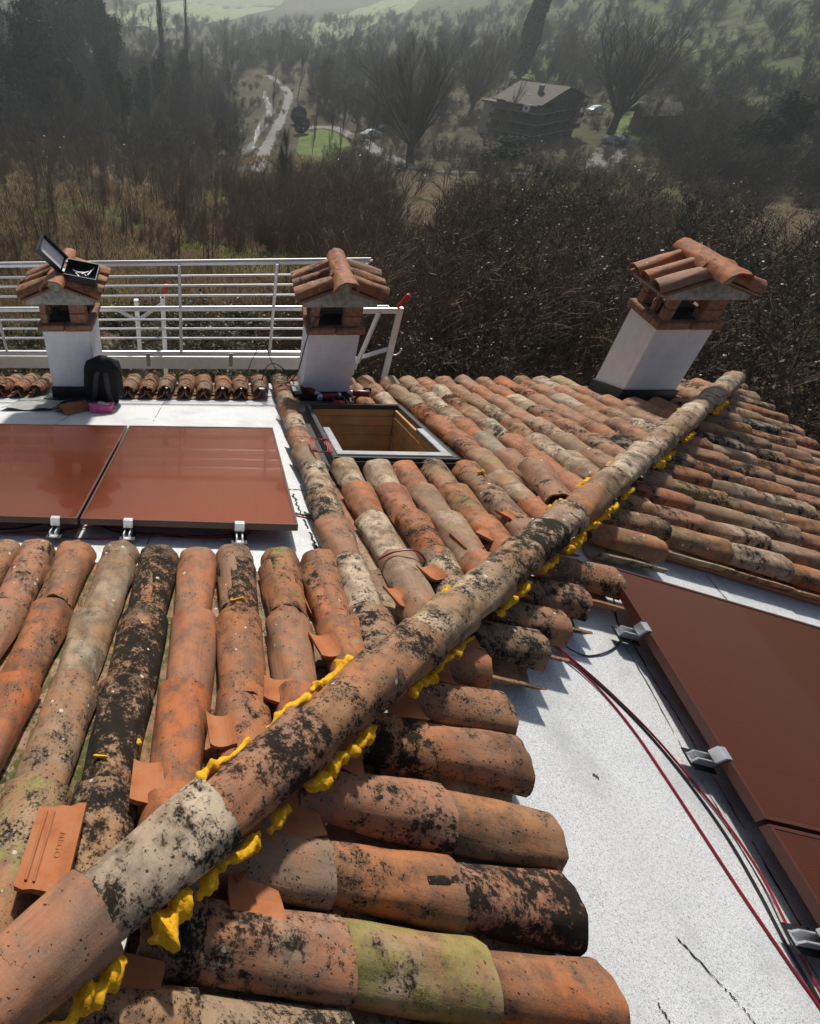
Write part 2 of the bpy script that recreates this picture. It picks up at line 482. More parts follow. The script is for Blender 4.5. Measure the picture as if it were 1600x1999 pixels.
def at(px, py):
    """point where the ground lies behind a place of the picture"""
    d = FW + RT * ((px - 319.01) / 1153.37) - UP * ((py - 981.05) / 1153.37)
    t = 8.0
    while t < 1500:
        p = CP + d * t
        if p.z < float(G(p.x, p.y)): return Vector((p.x, p.y, float(G(p.x, p.y))))
        t *= 1.004
    return CP + d * 1500

def gz(x, y): return float(G(x, y))

nr, na = 150, 300
rr = np.concatenate([[0.0], 4 * (940 / 4.0) ** (np.arange(nr) / (nr - 1))])
aa = np.linspace(0, 2 * pi, na, endpoint=False)
R_, A_ = np.meshgrid(rr, aa, indexing='ij')
X_, Y_ = C2[0] + R_ * np.sin(A_), C2[1] + R_ * np.cos(A_)
VV = np.stack([X_, Y_, G(X_, Y_)], -1).reshape(-1, 3)
ii, jj = np.meshgrid(np.arange(nr), np.arange(na), indexing='ij')
j2 = (jj + 1) % na
FF = np.stack([ii * na + jj, (ii + 1) * na + jj, (ii + 1) * na + j2, ii * na + j2], -1).reshape(-1, 4)
g = link(bpy.data.objects.new('ground', mesh_np('ground', VV, FF, M['ground'], True)))
tag(g, kind='structure')

def drape(name, center, halfw, mat, lift, jag=0.0, seed=0):
    """strip along a path laid on the ground, `halfw` may be a list"""
    pts = smooth_path([(p[0], p[1], 0) for p in center], 10)
    n = len(pts)
    hw = np.interp(np.linspace(0, 1, n), np.linspace(0, 1, len(halfw)), halfw) if isinstance(halfw, (list, tuple)) else np.full(n, halfw)
    rg = np.random.default_rng(seed)
    V, F = [], []
    K = 6
    for i, p in enumerate(pts):
        t = (pts[min(i + 1, n - 1)] - pts[max(i - 1, 0)]).normalized()
        s = Vector((t.y, -t.x, 0))
        ja, jb = (rg.normal(0, jag, 2) if jag else (0, 0))
        for k in range(K + 1):
            u = -1 + 2 * k / K
            q = p + s * (u * hw[i] + (ja if u < 0 else jb) * abs(u))
            V.append((q.x, q.y, gz(q.x, q.y) + lift))
        if i:
            for k in range(K):
                a = (i - 1) * (K + 1) + k
                F.append((a, a + 1, a + K + 2, a + K + 1))
    o = link(bpy.data.objects.new(name, mesh_np(name, V, F, mat, True)))
    return tag(o, kind='structure')

lane_px = [(500, 345), (508, 318), (522, 285), (540, 250), (556, 215), (563, 190), (555, 172), (538, 158), (520, 148)]
lane = [at(*p) for p in lane_px]
drape('lane', [(p.x, p.y) for p in lane], .85, M['road'], .07, .15, 3)
str_px = [(468, 350), (478, 318), (490, 290), (497, 272), (512, 250), (524, 228), (528, 214), (519, 200), (517, 180)]
strm = [at(*p) for p in str_px]
drape('stream', [(p.x, p.y) for p in strm], [1.1, .5, .9, .3, 1.0, .8, .9, .3, .5], M['water'], .09, .25, 5)
drv = [at(*p) for p in [(585, 252), (640, 250), (690, 268), (735, 295), (785, 322), (830, 332)]]
drape('driveway', [(p.x, p.y) for p in drv], 1.1, M['road'], .07, .1, 6)
drape('footpath', [(p.x, p.y) for p in [at(*q) for q in [(850, 336), (900, 337), (960, 339), (1030, 341)]]], .8, M['road'], .07, .1, 7)
drape('yard', [(p.x, p.y) for p in [at(*q) for q in [(1165, 330), (1185, 305), (1200, 285), (1215, 268)]]], 1.6, M['road'], .06, .3, 9)

def patch(name, px, mat, lift, seed):
    pts = [at(*p) for p in px]
    c = sum(pts, Vector()) / len(pts)
    V = [(c.x, c.y, gz(c.x, c.y) + lift)]; F = []
    ring = smooth_path(pts + [pts[0]], 6)[:-1]
    rg = np.random.default_rng(seed)
    K = 10; n = len(ring)
    jit = rg.normal(1, .05, n)
    for k in range(1, K + 1):
        for i, p in enumerate(ring):
            q = c + (p - c) * (k / K) * jit[i]
            V.append((q.x, q.y, gz(q.x, q.y) + lift))
    T = [(0, 1 + i, 1 + (i + 1) % n) for i in range(n)]
    Q = []
    for k in range(K - 1):
        a = 1 + k * n; b = a + n
        for i in range(n): Q.append((a + i, b + i, b + (i + 1) % n, a + (i + 1) % n))
    me = bpy.data.meshes.new(name); me.from_pydata(V, [], T + Q); me.update()
    me.materials.append(mat)
    return tag(link(bpy.data.objects.new(name, me)), kind='structure')

patch('lawn', [(585, 262), (640, 255), (690, 285), (700, 315), (640, 330), (588, 318)], M['lawn'], .05, 1)
patch('meadow', [(1010, 150), (1060, 118), (1180, 105), (1330, 95), (1370, 120), (1320, 150), (1180, 160), (1080, 168)], M['lawn'], .05, 2)
patch('orchard_grass', [(1180, 250), (1260, 215), (1350, 200), (1330, 245), (1240, 275)], M['lawn'], .05, 3)
patch('far_field', [(180, 40), (300, 5), (420, -30), (560, -20), (480, 30), (330, 60)], M['field'], .3, 4)
patch('hillside_field', [(590, 70), (660, 30), (770, -10), (830, -15), (760, 40), (660, 85), (600, 100)], M['field'], .3, 5)

# ------------------------------------------------------------------ the house we stand on: roof frame
m_ = 0.34146
nz = sqrt(1 + m_ * m_)
cs, sn = 1 / nz, m_ / nz
def A(x, y, h=0.0): return Vector((x, y + h * sn, -m_ * y + h * cs))
def B(x, y, h=0.0): return Vector((x + h * sn, y, -m_ * x + h * cs))
def frameA(p, roll=0, yaw=0):   # local x across, y downhill, z out
    Mx = Matrix(((1, 0, 0, p.x), (0, cs, sn, p.y), (0, -sn, cs, p.z), (0, 0, 0, 1)))
    return Mx @ Matrix.Rotation(yaw, 4, 'Z') @ Matrix.Rotation(roll, 4, 'Y')
def frameB(p, roll=0, yaw=0):
    Mx = Matrix(((0, cs, sn, p.x), (-1, 0, 0, p.y), (0, -sn, cs, p.z), (0, 0, 0, 1)))
    return Mx @ Matrix.Rotation(yaw, 4, 'Z') @ Matrix.Rotation(roll, 4, 'Y')
hk = sqrt(2 + m_ * m_)
hy = Vector((1, 1, -m_)) / hk
hx = Vector((1, -1, 0)).normalized()
hz = hx.cross(hy)
def H(s, off=0.0, up=0.0):      # point on the hip line, off>0 towards slope B
    return Vector((s, s, -m_ * s)) + hx * off + Vector((0, 0, up))
def frameH(p, roll=0):
    Mx = Matrix(((hx.x, hy.x, hz.x, p.x), (hx.y, hy.y, hz.y, p.y), (hx.z, hy.z, hz.z, p.z), (0, 0, 0, 1)))
    return Mx @ Matrix.Rotation(roll, 4, 'Y')

EAVE = 5.42
APX = -1.0
LOW = -7.4
house = empty('house', (-1, -1, -6.6), 'house under the viewer with hipped old clay tile roof being refitted', 'house')

# skylight opening in slope A
SX0, SX1, SY0, SY1 = 1.05, 1.80, 2.93, 4.25
mb = MB()
def quadA(x0, x1, y0, y1):
    mb.prism([(x0, y0), (x1, y0), (x1, y1), (x0, y1)], -.03, 0.0, A)
# slope A: polygon left of the hip, split round the opening
def polyA(poly): mb.prism(poly, -.03, 0.0, A)
polyA([(LOW, EAVE), (APX, APX), (SX0, SX0), (SX0, EAVE)])
polyA([(SX0, SX0), (SX1, SX1), (SX1, SY0), (SX0, SY0)])
polyA([(SX0, SY1), (SX1, SY1), (SX1, EAVE), (SX0, EAVE)])
polyA([(SX1, SX1), (EAVE, EAVE), (SX1, EAVE)])
mb.build('roof_membrane', M['membrane'], house)
mb = MB()
mb.prism([(EAVE, EAVE), (APX, APX), (EAVE, LOW)], -.03, 0.0, B)
mb.build('roof_membrane', M['membrane'], house)
# the two slopes behind the viewer
mb = MB()
mb.add([(LOW, EAVE, -m_ * EAVE - .01), (APX, APX, -m_ * APX - .01), (LOW, LOW, -m_ * EAVE - .01), (EAVE, LOW, -m_ * EAVE - .01)], [(0, 1, 2), (2, 1, 3)])
mb.build('rear_roof', M['clay'], house)
mb = MB()
zt = -m_ * EAVE - .06
mb.box(((EAVE + LOW) / 2, (EAVE + LOW) / 2, (zt - 7.0) / 2 - .0), (EAVE - LOW - 1.0, EAVE - LOW - 1.0, 7.0 + zt))
mb.build('wall', M['wall'], house)
mb = MB()
mb.box(((EAVE + LOW) / 2, EAVE + .075, zt + .0), (EAVE - LOW + .1, .12, .07))
mb.build('gutter', M['black_metal'], house, bevel=.01)
mb = MB()
mb.box((EAVE + .075, (EAVE + LOW) / 2, zt + .0), (.12, EAVE - LOW - .05, .07))
mb.build('gutter', M['black_metal'], house, bevel=.01)

# membrane joints (bitumen bleeding out of the overlaps) and cracks
def joint(pts, w, fr, seed):
    rg = random.Random(seed)
    P = smooth_path([(p[0], p[1], 0) for p in pts], 14)
    vs, fs = [], []
    for i, p in enumerate(P):
        t = (P[min(i + 1, len(P) - 1)] - P[max(i - 1, 0)]).normalized()
        s = Vector((-t.y, t.x, 0))
        a = w * rg.uniform(.15, 1.0); b = w * rg.uniform(.15, 1.0); wob = rg.uniform(-w, w) * .7
        for u in (-a + wob, b + wob):
            q = p + s * u; vs.append(fr(q.x, q.y, .003))
        if i and rg.random() > .12: fs.append((2 * i - 2, 2 * i - 1, 2 * i + 1, 2 * i))
    q = MB(); q.add(vs, fs); return q.build('membrane_joint', M['bitumen'], house)
joint([(2.11, 1.66), (2.118, 1.3), (2.13, .95), (2.13, .4), (2.14, -.3)], .006, B, 1)
joint([(2.06, 1.5), (2.07, 1.2), (2.06, .9), (2.075, .2)], .0025, B, 2)
joint([(2.95, 2.12), (2.96, 1.95), (2.97, 1.8)], .004, B, 3)
joint([(1.62, .27), (1.70, .17), (1.74, .12), (1.76, .06)], .004, B, 4)
joint([(1.46, .10), (1.475, .06), (1.48, .03)], .004, B, 5)
joint([(1.58, .73), (1.60, .72)], .007, B, 6)
joint([(-.30, 4.84), (-.33, 4.3), (-.36, 3.5)], .004, A, 7)
joint([(-1.1, 4.45), (-1.2, 3.9), (-1.25, 3.55)], .004, A, 8)
joint([(.66, 2.62), (.74, 2.62), (.82, 2.60)], .008, A, 9)
joint([(.72, 2.55), (.735, 2.3), (.76, 2.0), (.755, 1.75)], .009, A, 10)
joint([(-.10, 1.99), (-.11, 1.8), (-.10, 1.66)], .004, A, 11)
joint([(-2.6, 4.1), (-1.5, 4.12), (-1.15, 4.1)], .003, A, 12)

# ------------------------------------------------------------------ clay tiles
def tile_geo(L, R0, R1, hf=.9, t=.012, nu=18, nv=10, seed=0, wob=.0042, chip=.003):
    rg = np.random.default_rng(seed)
    ph = rg.uniform(0, 6.28, 8)
    V, F = [], []
    for layer in (0, 1):
        for j in range(nv + 1):
            f = j / nv
            y = f * L
            R = R0 + (R1 - R0) * f - layer * t
            Hh = (R0 + (R1 - R0) * f) * hf - layer * t
            for i in range(nu + 1):
                a = pi * i / nu
                w = wob * (np.sin(3 * a + ph[0]) * np.cos(f * 3 + ph[1]) + .6 * np.sin(5 * a + f * 5 + ph[2]) + .4 * np.sin(9 * a + f * 11 + ph[3]))
                yy = y
                if j == nv or j == 0:
                    yy += chip * (np.sin(4 * a + ph[4]) * .5 + .4 * np.sin(11 * a + ph[5]) + rg.normal(0, .12))
                sa = max(0.0, np.sin(a)) ** .92
                V.append((-(R + w) * np.cos(a), yy, (Hh + w) * sa))
    n = nu + 1
    o = (nv + 1) * n
    for j in range(nv):
        for i in range(nu):
            p = j * n + i
            F.append((p, p + n, p + n + 1, p + 1))
            q = o + p
            F.append((q, q + 1, q + n + 1, q + n))
    for i in range(nu):
        F.append((i, i + 1, o + i + 1, o + i))
        p = nv * n + i
        F.append((p, o + p, o + p + 1, p + 1))
    for j in range(nv):
        p = j * n
        F.append((p, o + p, o + p + n, p + n))
        p = j * n + nu
        F.append((p, p + n, o + p + n, o + p))
    me = mesh_np('tile', V, F, M['tile'], True)
    me.set_sharp_from_angle(angle=rad(50))
    return me

TL = .45
TV = [tile_geo(TL, .070 + .003 * (k % 3), .093 + .002 * (k % 2), .90 + .03 * (k % 3), seed=k) for k in range(8)]
PV = []
for k in range(4):
    me = tile_geo(TL, .072, .084, .82, nu=10, nv=4, seed=40 + k)
    me.materials[0] = M['pan']; PV.append(me)
MV = []
for k in range(3):
    me = tile_geo(TL, .072, .084, .82, nu=10, nv=4, seed=60 + k)
    me.materials[0] = M['mosspan']; MV.append(me)
_cut = {}
def cut_mesh(L, pan=False):
    k = (round(L, 2), pan)
    if k not in _cut:
        r0 = .092 - (.092 - .068) * k[0] / TL
        _cut[k] = tile_geo(k[0], r0, .092, .9, nu=16, nv=6, seed=int(k[0] * 1000))
        if pan: _cut[k].materials[0] = M['pan']
    return _cut[k]

trng = random.Random(21)
def tcol(tone=None, soot=None, white=None, yellow=None):
    return (trng.uniform(.0, .95) if tone is None else tone + trng.uniform(-.06, .06),
            (trng.random() ** 1.2) * .85 if soot is None else soot,
            trng.random() if white is None else white, 1.0 - (.75 * trng.random() ** 5 if yellow is None else yellow))

COVERS, PANS = [], []
def lay(fr, pt, c, ends, start, col=None, pans=True, moss=False, hbase=.05, pan_off=.0965):
    """one line of cover tiles: lower ends at `ends` (descending order of plan distance), trimmed at `start`"""
    for e in ends:
        u0 = e - TL * cs
        jit = trng.uniform(-.006, .006); yaw = trng.uniform(-.03, .03); roll = trng.uniform(-.07, .07)
        if u0 >= start:
            me, u = trng.choice(TV), u0
        else:
            L = (e - start) / cs
            if L < .07: continue
            me, u = cut_mesh(L), start
        p = pt(c + jit, u, hbase + trng.uniform(-.004, .008))
        sx = trng.uniform(.95, 1.04)
        COVERS.append((me, fr(p, roll, yaw) @ Matrix.Rotation(trng.uniform(.004, .022), 4, 'X') @ Matrix.Diagonal((sx, 1, trng.uniform(.93, 1.07), 1)), col() if col else tcol(), p))
    if pans:
        for e in ends:
            u0 = max(e - TL * cs, start + .02)
            if e - u0 < .1: continue
            L = (e - u0) / cs
            me = trng.choice(PV) if u0 == e - TL * cs else cut_mesh(L, True)
            if me.name.startswith('tile') and me.materials[0] is not M['pan']: me = trng.choice(PV)
            if moss and u0 == e - TL * cs: me = trng.choice(MV)
            p = pt(c - pan_off, e - .03, .084 + trng.uniform(-.003, .003))
            Mx = fr(p, 0, trng.uniform(-.015, .015)) @ Matrix.Rotation(pi, 4, 'X')
            PANS.append((me, Mx, tcol(trng.uniform(.3, .8), trng.uniform(.2, .7)), p))
ptA = lambda c, u, h: A(c, u, h)
ptB = lambda c, u, h: B(u, c, h)

# slope A, foreground left: nine lines ending above the panels
fg = {0: (.35, .30, .5), 1: (.25, .35, .3), 2: (.42, .62, .4), 3: (.15, .12, .2), 4: (.55, .74, .4), 5: (.62, .35, .9), 6: (.22, .40, .2), 7: (.40, .55, .6), 8: (.4, .3, .4), 9: (.4, .5, .4), 10: (.4, .5, .4)}
for k in range(11):
    x = .728 - .1895 * k
    tn, so, wh = fg[k]
    lay(frameA, ptA, x, [1.605 + trng.uniform(-.012, .012)] + [1.50 - .39 * j + trng.uniform(-.02, .02) for j in range(5)], x + .02,
        (lambda tn=tn, so=so, wh=wh: tcol(tn + trng.uniform(-.18, .18), min(1, max(0, so + trng.uniform(-.3, .3))), wh)), moss=k > 2)
# edge line beside the skylight
for y0, y1 in ((0, 9),):
    ends = [EAVE - .385 * j for j in range(12)]
    lay(frameA, ptA, .862, ends, .90, lambda: tcol(None, trng.uniform(.3, .8)), hbase=.062, pans=False)
# between hip and skylight
for k, x in enumerate([1.085, 1.272, 1.455, 1.638, 1.83]):
    lay(frameA, ptA, x, [2.83 + trng.uniform(-.02, .02) - .39 * j for j in range(6)], x + .02, lambda: tcol(None, trng.random() * .6))
# above the skylight, beside the middle chimney
for x in (1.60, 1.79):
    lay(frameA, ptA, x, [EAVE, EAVE - .39, EAVE - .74], 4.33)
lay(frameA, ptA, 1.04, [EAVE], 5.28); lay(frameA, ptA, 1.23, [EAVE], 5.28); lay(frameA, ptA, 1.42, [EAVE], 5.28)
# right of the skylight
CHX = (3.95, 4.45, 4.70, 5.30)
for k in range(17):
    x = 2.02 + .1915 * k
    ends = [EAVE + trng.uniform(-.02, .02) - .39 * j for j in range(9)]
    far = CHX[0] - .08 < x < CHX[1] + .08
    if far:
        lay(frameA, ptA, x, [4.56 - .39 * j for j in range(3)], x + .02)
    else:
        lay(frameA, ptA, x, ends, x + .02, lambda: tcol(None, trng.random() ** 2 * .8))
# back eave course left
for k in range(22):
    x = .655 - .193 * k
    if -1.52 < x < -.95: continue
    lay(frameA, ptA, x, [EAVE], 4.95, lambda: tcol(trng.uniform(.35, .8), trng.uniform(.15, .6)))
    lay(frameA, ptA, x, [5.17], 4.87, lambda: tcol(trng.uniform(.35, .8), trng.uniform(.15, .6)), hbase=.066)
# slope B, lines near the viewer
nearB = {-.33: 1.19, -.135: 1.20, .058: 1.215, .238: 1.195, .437: 1.215, .640: 1.215, .830: 1.22, .992: 1.20, 1.150: 1.48, 1.320: 1.65, 1.505: 1.84, 1.715: 2.10}
nb = {.058: [(.35, .25, .3), (.70, .50, .9, 1.0), (.40, .60, .9, .2)], .238: [(.40, .92, .2), (.35, .4, .2), (.45, .45, .3)], .437: [(.5, .35, .1), (.4, .5, .3), (.3, .4, .3)],
      .640: [(.4, .5, .4), (.5, .8, .5)], .830: [(.35, .45, .2)], .992: [(.25, .3, .2)]}
for y, e in nearB.items():
    it = iter(nb.get(y, []))
    def colf(it=it):
        a = next(it, None)
        return tcol(*a) if a else tcol(trng.uniform(.35, .75), trng.uniform(.5, .8))  # denser black lichen here also puts the flanks' shade into the colour
    lay(frameB, ptB, y, [e - .335 * j + trng.uniform(-.012, .012) * (j > 0) for j in range(5)], y + .02, colf, hbase=.052)
lay(frameB, ptB, 2.10, [2.56], 2.16, lambda: tcol(.25, .1))
# slope B, field beyond the dark panels
for k in range(17):
    y = 2.275 + .1915 * k
    lay(frameB, ptB, y, [EAVE + trng.uniform(-.02, .02) - .39 * j for j in range(9)], y + .02, lambda: tcol(trng.uniform(.2, .9), trng.uniform(.2, .75)))
mb = MB()
mb.prism([(2.62, 2.125), (5.4, 2.125), (5.4, 2.165), (2.62, 2.165)], .015, .035, B)
mb.build('edge_strip', M['clay'], house)

COVERS.append((TV[2], frameA(A(2.10, 2.22, .115), .08, -.12) @ Matrix.Rotation(.10, 4, 'X'), (.45, .35, .5, 1), A(2.1, 2.3)))
def scatter(lst, name, limit, mat):
    lst.sort(key=lambda e: (e[3] - CP).length)
    for me, Mx, c, p in lst[:limit]:
        inst(name, me, Mx, house, c)
    rest = lst[limit:]
    if rest:
        V, F, b = [], [], 0
        for me, Mx, c, p in rest:
            v = np.empty(len(me.vertices) * 3, np.float32); me.vertices.foreach_get('co', v)
            v = v.reshape(-1, 3); Rm = np.array(Mx)
            V.append(v @ Rm[:3, :3].T + Rm[:3, 3])
            l = np.empty(len(me.loops), np.int32); me.loops.foreach_get('vertex_index', l)
            F.append(l.reshape(-1, 4) + b); b += len(v)
        o = link(bpy.data.objects.new(name, mesh_np(name, np.concatenate(V), np.concatenate(F), mat, True)), house)
        o.color = (.5, .4, .4, 1); o['kind'] = 'stuff'
scatter(COVERS, 'roof_tile', 320, M['tile'])
scatter(PANS, 'pan_tile', 300, M['pan'])

# ------------------------------------------------------------------ hip line, wedges and foam
HJ = [-.33, -.13, .03, .262, .52, .768, .945, 1.123, 1.34, 1.56, 1.755, 1.95] + [1.95 + .243 * k for k in range(1, 14)]
HC = {1: (.25, .2, .1), 2: (.25, .22, .1), 3: (1.0, .56, .7), 4: (.50, .76, .3), 5: (.55, .60, .2), 6: (.60, .76, .5), 7: (.78, .56, .5), 8: (.80, .58, .6), 9: (.70, .72, .5), 10: (.85, .92, .5), 11: (.85, .64, .6), 12: (.45, .3, .3)}
HV = [tile_geo(.47, .063, .089, .97, t=.015, nu=26, nv=14, seed=80 + k, wob=.003, chip=.003) for k in range(5)]
for i in range(1, len(HJ)):
    e = HJ[i]
    c = HC.get(i) or (trng.uniform(.75, 1.0), trng.uniform(.42, .7), trng.random())
    p = H(e, trng.uniform(-.004, .004), .199 + trng.uniform(-.004, .004)) - hy * .47
    inst('hip_tile', HV[i % 5], frameH(p, trng.uniform(-.05, .05)) @ Matrix.Rotation(.024, 4, 'X'), house, (*c, 1.0))

def fragment(p, fr, w, l, t, yaw, curve=.012, pitch=0, roll=0, ridges=False):
    mb = MB(); n = 6
    vs = []
    rg = random.Random(int((p.x * 31 + p.y * 17) * 1000))
    cut = rg.uniform(-.15, .15) * l
    for hh in (0, t):
        for j in (0, 1):
            for i in range(n + 1):
                u = i / n - .5
                y = (j - .5) * l + (cut * u if j else 0) + rg.uniform(-.003, .003)
                z = hh - curve * (1 - 4 * u * u)
                vs.append((u * w, y, z))
    N = n + 1
    fs = []
    for i in range(n):
        fs += [(i, N + i, N + i + 1, i + 1), (2 * N + i, 2 * N + i + 1, 3 * N + i + 1, 3 * N + i), (i, i + 1, 2 * N + i + 1, 2 * N + i), (N + i, 3 * N + i, 3 * N + i + 1, N + i + 1)]
    fs += [(0, 2 * N, 3 * N, N), (n, N + n, 3 * N + n, 2 * N + n)]
    mb.add(vs, fs)
    Mx = fr(p, roll, yaw) @ Matrix.Rotation(pitch, 4, 'X')
    return mb.build('tile_fragment', M['clay'], house, M=Mx)
for (x, y, w, l, yaw) in [(1.50, 1.43, .10, .12, .2), (1.66, 1.60, .1, .12, 0), (1.165, 1.075, .09, .12, -.1), (1.02, .905, .10, .10, .1), (.855, .735, .11, .12, .05),
                          (.640, .530, .13, .11, -.1), (.470, .335, .14, .14, .15), (.335, .225, .07, .17, .75), (.35, .145, .14, .14, .1), (.095, -.075, .12, .12, 0), (1.9, 1.80, .09, .10, .1), (2.3, 2.2, .09, .10, .2), (2.75, 2.64, .09, .1, 0)]:
    fragment(B(x - .02, y + .01, .112), frameB, w * trng.uniform(.75, 1.0), l * trng.uniform(.8, 1.05), .013, yaw + trng.uniform(-.2, .2), .018, trng.uniform(-.02, .08), trng.uniform(-.08, .08))
FT = None
for (x, y, w, l, yaw, hh) in [(-.108, .125, .115, .21, .0, .152), (.085, .36, .11, .16, .05, .13), (.27, .55, .085, .13, .1, .13), (.455, .73, .10, .13, -.1, .13), (.645, .965, .09, .13, .1, .135),
                          (1.18, 1.49, .085, .12, .3, .15), (1.435, 1.79, .09, .18, .2, .14), (1.56, 1.86, .09, .12, .4, .14), (1.76, 2.09, .08, .12, .5, .14), (2.1, 2.35, .09, .12, .2, .14), (.64, 1.35, .06, .3, 0, .06), (.985, 1.30, .07, .14, .2, .12)]:
    fo = fragment(A(x, y, hh), frameA, w, l, .014, yaw, .008, .02) if FT is None else fragment(A(x + .012, y - .012, min(hh, .125) - .012), frameA, w * trng.uniform(.8, 1), l * trng.uniform(.8, 1), .013, yaw + trng.uniform(-.15, .15), .016, trng.uniform(-.02, .06), trng.uniform(-.08, .08))
    if FT is None: FT = fo
# pressed letters and ribs on the fragment nearest the viewer
tc = bpy.data.curves.new('letters', 'FONT'); tc.body = 'NEGO'; tc.size = .021; tc.extrude = .0005; tc.space_character = 1.15
to = bpy.data.objects.new('tmp_text', tc); COL.objects.link(to)
bpy.context.view_layer.update()
tm = bpy.data.meshes.new_from_object(to.evaluated_get(bpy.context.evaluated_depsgraph_get()))
bpy.data.objects.remove(to); bpy.data.curves.remove(tc)
tm.materials.clear(); M['letter'] = mat_plain('pressed_clay', (.33, .13, .055), .9); tm.materials.append(M['letter'])
lo = bpy.data.objects.new('stamp_lettering', tm)
lo.matrix_basis = wmat(FT) @ Matrix.Translation((.010, .035, .0078)) @ Matrix.Rotation(-pi / 2, 4, 'Z')
link(lo, FT)
for u in (-.036, -.018):
    q = MB(); q.tube([(u, -.088, .0085 + (.0035 if u < -.03 else 0)), (u, .086, .0085 + (.0035 if u < -.03 else 0))], .0035, 6)
    q.build('rib', M['letter'], FT, smooth=True, M=wmat(FT))

def lump(p0, p1, r, seed, n=None):
    """irregular bead of expanding foam between two points"""
    rg = np.random.default_rng(seed)
    p0, p1 = Vector(p0), Vector(p1)
    Ln = (p1 - p0).length
    n = n or max(10, int(Ln / .005))
    t = (p1 - p0).normalized(); u = t.cross(Vector((0, 0, 1))).normalized(); w = t.cross(u)
    K = 16
    vs, fs = [], []
    ph = rg.uniform(0, 6.28, 6)
    knots = rg.uniform(.30, 1.25, n + 4)
    for i in range(n + 1):
        f = i / n
        end = min(1, sqrt(max(0, 1 - abs(2 * f - 1) ** 6)))
        x_ = f * n / 3.6
        g0, g1 = int(x_), int(x_) + 1
        k_ = (x_ - g0); k_ = k_ * k_ * (3 - 2 * k_)
        base = r * end * ((knots[g0] * (1 - k_) + knots[g1] * k_) + .10 * sin(f * Ln * 118 + ph[1]))
        base = max(.0015, base)
        cen = p0 + (p1 - p0) * f + u * (r * .35 * sin(f * Ln * 40 + ph[3])) + w * (r * .3 * sin(f * Ln * 31 + ph[4]))
        for k in range(K):
            a = 2 * pi * k / K
            q = base * (1 + .15 * sin(3 * a + f * Ln * 90 + ph[5]) + rg.normal(0, .055))
            vs.append(cen + (u * cos(a) + w * sin(a)) * q)
    for i in range(n):
        for k in range(K): fs.append((i * K + k, i * K + (k + 1) % K, (i + 1) * K + (k + 1) % K, (i + 1) * K + k))
    fs.append(tuple(range(K - 1, -1, -1))); fs.append(tuple(range(n * K, n * K + K)))
    mb = MB(); mb.add(vs, fs)
    return mb.build('foam_bead', M['foam'], house, smooth=True, sharp=60)
sd_ = 0
for (s0, s1, off, up, r) in [(.245, .42, -.103, .205, .013), (.47, .60, -.105, .205, .013), (.62, .80, -.105, .205, .017), (1.17, 1.22, -.10, .20, .010), (1.95, 2.10, -.105, .20, .012), (2.25, 2.4, -.105, .20, .012), (2.6, 2.75, -.1, .2, .012), (3.8, 4.2, -.1, .2, .012),
                             (-.12, -.02, .112, .19, .022), (-.03, .03, .112, .185, .016), (.075, .155, .108, .195, .027), (.165, .31, .106, .19, .016), (.33, .385, .11, .185, .012), (.44, .58, .108, .19, .019), (.585, .66, .108, .19, .014),
                             (.80, .90, .106, .19, .015), (.92, 1.10, .106, .19, .012), (1.25, 1.36, .106, .19, .014), (1.39, 1.47, .105, .19, .012), (1.56, 1.70, .106, .19, .013), (1.75, 1.95, .107, .19, .018), (1.98, 2.30, .106, .19, .017), (2.35, 2.5, .105, .19, .013),
                             (2.85, 3.15, .105, .19, .018), (3.4, 3.6, .105, .19, .016), (4.1, 4.5, .105, .19, .016)]:
    sd_ += 1
    lump(H(s0 - .005, off * .87, up - .008), H(s1 + .005, off * .87, up - .008), r * 1.2, sd_)
for p, r in [(A(1.84, 2.60, .15), .016), (A(.03, .50, .085), .012), (B(.12, .05, .13), .007), (B(.16, .08, .135), .006)]:
    sd_ += 1
    lump(p - Vector((r * 1.6, 0, 0)), p + Vector((r * 1.6, .004, 0)), r, sd_, 14)
lump(A(.312, 1.185, .132), A(.372, 1.18, .137), .010, 77)
lump(A(-.075, .405, .128), A(-.03, .40, .134), .006, 78)

